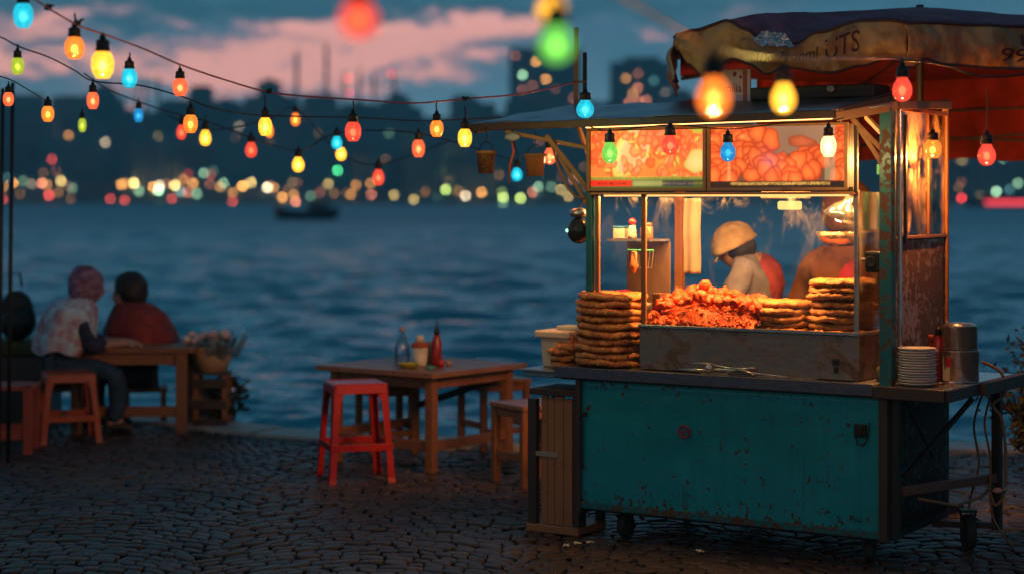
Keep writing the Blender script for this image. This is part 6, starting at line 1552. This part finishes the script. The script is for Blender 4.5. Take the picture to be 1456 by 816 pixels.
def standing(lean, face, tw, H, wr, shw=.19, hipz=.86):
    """standing figure; lean is a horizontal vector of the bent upper body"""
    L = V((lean[0], lean[1], 0)); S = V((tw[0], tw[1], 0)).normalized(); J = {}; E = []
    J['pelvis'] = (V((0, 0, hipz)), .13); J['waist'] = (L * .25 + V((0, 0, hipz + .17)), .115); J['chest'] = (L * .65 + V((0, 0, hipz + .36)), .135); J['neck0'] = (L * .92 + V((0, 0, hipz + .50)), .06); J['neck'] = (L * 1.05 + V((0, 0, hipz + .56)), .052); J['skull'] = (V(H) - V((0, 0, .03)), .06)
    E += [('pelvis', 'waist'), ('waist', 'chest'), ('chest', 'neck0'), ('neck0', 'neck'), ('neck', 'skull')]
    Fd = V(face).normalized()
    for s, n in ((1, 'l'), (-1, 'r')):
        J[n + 'sh'] = (L * .85 + S * s * shw + V((0, 0, hipz + .44)), .064); w = V(wr) + S * s * .14; el = J[n + 'sh'][0].lerp(w, .5) + V((0, 0, -.12)) + S * s * .05
        J[n + 'el'] = (el, .044); J[n + 'mid'] = (el.lerp(w, .5), .037); J[n + 'w'] = (w, .027)
        E += [('chest', n + 'sh'), (n + 'sh', n + 'el'), (n + 'el', n + 'mid'), (n + 'mid', n + 'w')]; hand_chain(J, E, w, Fd + V((0, 0, -.3)), (0, 0, 1), s, n + 'w')
        J[n + 'hip'] = (S * s * .09 + V((0, 0, hipz - .06)), .092); J[n + 'kn'] = (S * s * .10 + Fd * .03 + V((0, 0, .46)), .060); J[n + 'cf'] = (S * s * .10 + V((0, 0, .30)), .054); J[n + 'an'] = (S * s * .10 + V((0, 0, .09)), .040); J[n + 'to'] = (S * s * .11 + Fd * .15 + V((0, 0, .033)), .032); J[n + 'he'] = (S * s * .10 - Fd * .04 + V((0, 0, .035)), .034)
        E += [('pelvis', n + 'hip'), (n + 'hip', n + 'kn'), (n + 'kn', n + 'cf'), (n + 'cf', n + 'an'), (n + 'an', n + 'to'), (n + 'an', n + 'he')]
    return J, E
# vendor with the beige cap, turned away and bending to the left
P = PX(1078, 700, 10.42)
HC = PX(1046, 352, 10.42) - V((P.x, P.y, 0)); HC.y = -.02
J, E = standing((-.06, -.02), (-1, .35, 0), (.35, .95), HC, (-.24, -.05, 1.02), hipz=.93)
for k_ in ('neck0', 'neck'): J[k_] = (J[k_][0].lerp(J['skull'][0], .25), J[k_][1])
t, M, H = person('vendor in a beige cap and pinkish red vest bending over behind the case', (P.x, P.y, 0), J, E, 'pelvis', 0, head=HC, face=(-1, .25, -.75), up=(-.50, .0, 1), sc=.108)
m_lilac = mat('lilac_shirt', fn=cloth_fn((.27, .26, .36, 1), (.20, .19, .27, 1))); m_vest = mat('pinkish_vest', fn=cloth_fn((.34, .06, .08, 1), (.22, .035, .05, 1)))
j, e = sub(J, ['pelvis', 'waist', 'chest', 'neck0', 'lsh', 'rsh', 'lel', 'rel', 'lmid', 'rmid'], .016, E); skin('shirt', j, e, m_lilac, t, 'pelvis', 2, .016)
j, e = sub(J, ['pelvis', 'waist', 'chest', 'neck0'], .030, E); j['chest'] = (j['chest'][0] + V((.045, -.01, .04)), .178); j['neck0'] = (j['neck0'][0] + V((.03, 0, 0)), .10); skin('vest', j, e, m_vest, t, 'pelvis', 2, .018)
j, e = sub(J, ['pelvis', 'lhip', 'rhip', 'lkn', 'rkn', 'lcf', 'rcf', 'lan', 'ran'], .016, E); skin('trousers', j, e, m_navy, t, 'pelvis', 2, .01)
shoes(J, E, t)
m_cap = mat('beige_cap', fn=cloth_fn((.50, .37, .25, 1), (.36, .25, .16, 1), 14))
def capf(u, v):
    a = u * 2 * math.pi; ph = v * math.pi * .56; r = .116 * (1 + .09 * noise.noise(Vector((math.cos(a) * 2.4, math.sin(a) * 2.4, v * 4))) + .03 * noise.noise(Vector((math.cos(a) * 7, math.sin(a) * 7, v * 9))) + (.05 if v > .86 else 0))
    q = Vector((math.cos(a) * math.sin(ph) * r * 1.0, math.sin(a) * math.sin(ph) * r * 1.12, math.cos(ph) * r * .98 + .030)); return HC + M @ q
MB().grid(capf, 40, 18).build('cap', m_cap, t, smooth=True, thick=.006)
mb = MB(); mb.grid(lambda u, v: HC + M @ Vector((.09 * math.sin((u - .5) * 2.2) * 1.05, .09 + .045 * v * math.cos((u - .5) * 2.2) + .02, -.0 - .02 * v)), 16, 4); mb.build('cap_brim', m_cap, t, smooth=True, thick=.005)
mb = MB(); mb.ball(HC + M @ Vector((0, -.018, -.005)), .108, 3, (.90, .95, .80), .12, 5, 2); mb.build('hair', m_hair, t, smooth=True)
# vendor in brown, standing behind the hanging lamp
P = PX(1196, 700, 10.12); HC = PX(1207, 303, 10.12) - V((P.x, P.y, 0)); HC.y = .02
J, E = standing((.02, .0), (.2, 1, 0), (-1, 0), HC, (-.05, .32, 1.12), hipz=.98, shw=.17)
t, M, H = person('vendor in a brown hooded jacket with dark red back behind the hanging lamp', (P.x, P.y, 0), J, E, 'pelvis', 0, head=HC, face=(-.3, 1, -.35), up=(0, .2, 1), sc=.112)
m_brown = mat('brown_jacket', fn=cloth_fn((.15, .055, .025, 1), (.08, .03, .015, 1), 9)); m_apron = mat('dark_red_apron', fn=cloth_fn((.30, .022, .045, 1), (.20, .015, .03, 1)))
j, e = sub(J, ['pelvis', 'waist', 'chest', 'neck0', 'lsh', 'rsh', 'lel', 'rel', 'lmid', 'rmid'], .022, E); skin('jacket', j, e, m_brown, t, 'pelvis', 2, .022)
j, e = sub(J, ['pelvis', 'waist', 'chest', 'neck0'], .030, E); j['pelvis'] = (j['pelvis'][0] + V((.03, -.01, 0)), .16); j['waist'] = (j['waist'][0] + V((.04, -.02, 0)), .155); j['chest'] = (j['chest'][0] + V((.05, -.02, 0)), .160); j['neck0'] = (j['neck0'][0] + V((.05, 0, -.03)), .07); skin('vest', j, e, m_apron, t, 'pelvis', 2, .02)
j, e = sub(J, ['pelvis', 'lhip', 'rhip', 'lkn', 'rkn', 'lcf', 'rcf', 'lan', 'ran'], .016, E); skin('trousers', j, e, m_navy, t, 'pelvis', 2, .01)
shoes(J, E, t)
def hood(u, v):
    a = (u - .5) * 4.5; ph = .25 + v * 2.2; r = .145
    return HC + M @ Vector((math.sin(a) * math.sin(ph) * r * .95, -math.cos(a) * math.sin(ph) * r * 1.05 - .0, math.cos(ph) * r * 1.15 + .02))
MB().grid(hood, 34, 20).build('hood', m_brown, t, smooth=True, thick=.012)
MB().ball(HC + M @ Vector((0, -.02, .035)), .118, 3, (.88, 1, 1.0), .08, 3, 2).build('hair', m_hair, t, smooth=True)

# ================================================================== PLANTS, CABLES, LITTER
def leafy(name, label, base, rad, h, n, seed, mt, stems=9, cat='bush', leaf=.03):
    t = thing(name, label, cat, base); rs = random.Random(seed); ms = MB(); ml = MB()
    for i in range(stems):
        a = rs.uniform(0, 6.28); q = rs.uniform(.3, 1); p0 = Vector((rs.uniform(-.05, .05), rs.uniform(-.05, .05), 0)); p2 = Vector((math.cos(a) * rad * q, math.sin(a) * rad * q, h * rs.uniform(.5, 1.05))); p1 = p0.lerp(p2, .5) + Vector((0, 0, h * .15)) - Vector((p2.x, p2.y, 0)) * .15
        ms.tube([p0, p1, p2], [.012, .007, .002], 5)
        for k in range(n // stems):
            f = rs.uniform(.2, 1); p = (p0.lerp(p1, f * 2) if f < .5 else p1.lerp(p2, f * 2 - 1)) + Vector((rs.gauss(0, .05), rs.gauss(0, .05), rs.gauss(0, .04)))
            d = Vector((rs.gauss(0, 1), rs.gauss(0, 1), rs.gauss(.2, .7))).normalized(); s_ = d.orthogonal().normalized(); L = leaf * rs.uniform(.6, 1.5)
            ml.add([p, p + d * L * .5 + s_ * L * .28, p + d * L, p + d * L * .5 - s_ * L * .28], [(0, 1, 2, 3)])
    ms.build('stems', m_darkwood, t); ml.build('leaves', mt, t); return t
m_leaf = mat('dark_leaves', fn=cloth_fn((.022, .030, .014, 1), (.035, .028, .016, 1), 6))
leafy('bush', 'dark leafy bush behind the right end of the cart', (3.15, 10.9, 0), .60, .95, 1500, 3, m_leaf, 34, leaf=.045)
leafy('bush', 'low dark bush at the lower right corner of the quay', (3.35, 10.2, 0), .55, .72, 2400, 8, m_leaf, 26, leaf=.05)
leafy('potted_plant', 'scraggy weed growing at the kerb right of the left table', (-2.22, 14.2, 0), .22, .42, 150, 5, m_leaf, 9, 'plant', leaf=.07)
t = thing('stone_bollard', 'short dark stone block at the kerb beside the left table', 'block', (-2.42, 14.28, 0)); MB().lathe([(.16, 0), (.17, .05), (.14, .24), (.11, .29), (0, .30)], 16).build('block', mat('quay_stone', (.10, .09, .08), .8), t, smooth=True)
def cab(lb, pts, r=.008): 
    P = [PX(a, b, c) for a, b, c in pts]; Q = []
    for i in range(len(P) - 1):
        p0, p1, p2, p3 = P[max(i - 1, 0)], P[i], P[i + 1], P[min(i + 2, len(P) - 1)]
        for k in range(6): t = k / 6; Q.append(.5 * ((2 * p1) + (p2 - p0) * t + (2 * p0 - 5 * p1 + 4 * p2 - p3) * t * t + (3 * p1 - p0 - 3 * p2 + p3) * t ** 3))
    Q.append(P[-1]); o = MB().tube(Q, r, 8).build('cable', m_rope, None, smooth=True); tag(o, lb, 'cable', 'brown cables at the right end of the cart')
cab('brown cable looping down from the shelf to a knot at the right', [(1397, 514, 9.0), (1424, 530, 9.0), (1428, 560, 9.0), (1412, 575, 9.0), (1425, 598, 9.0), (1430, 650, 9.0), (1428, 700, 9.0), (1415, 718, 9.0), (1408, 700, 9.0)])
cab('thin brown cable hanging from the knot down to the ground', [(1410, 560, 9.1), (1400, 600, 9.1), (1408, 650, 9.1), (1408, 700, 9.1), (1412, 735, 9.1), (1427, 760, 9.1), (1440, 778, 9.15)], .006)
cab('brown cable coiled behind the wheel under the right shelf', [(1405, 540, 9.3), (1385, 600, 9.3), (1392, 660, 9.3), (1378, 720, 9.35), (1398, 745, 9.35)], .006)
o = thing('plug', 'pinkish plug at the end of the looped cable', 'plug', PX(1418, 697, 8.98)); MB().ball((0, 0, 0), .022, 2, (1.2, 1, .7)).build('plug_body', mat('pink_plug', (.45, .22, .17), .5), o, smooth=True); MB().tube([(.02, 0, 0), (.045, 0, .01)], .006).build('prong', m_steel, o)
rs = random.Random(12)
for i, (px, py, lb) in enumerate(((805, 779, 'crumpled white paper scrap on the setts left of the cart shadow'), (821, 776, 'small white scrap just right of the crumpled one'), (995, 787, 'pale paper scrap on the setts below the cart'), (838, 774, 'tiny pale scrap near the crate base'))):
    Y = CH * F / (py - 285); o = MB().grid(lambda u, v: ((u - .5) * .04, (v - .5) * .03, .012 + .012 * noise.noise(Vector((u * 3, v * 3, i * 5)))), 6, 5).build('paper_scrap', m_foam, None, thick=.001, loc=PX(px, py, Y)); o.location.z = .004; o.rotation_euler.z = rs.uniform(0, 3); tag(o, lb, 'paper scrap', 'scraps on the setts')
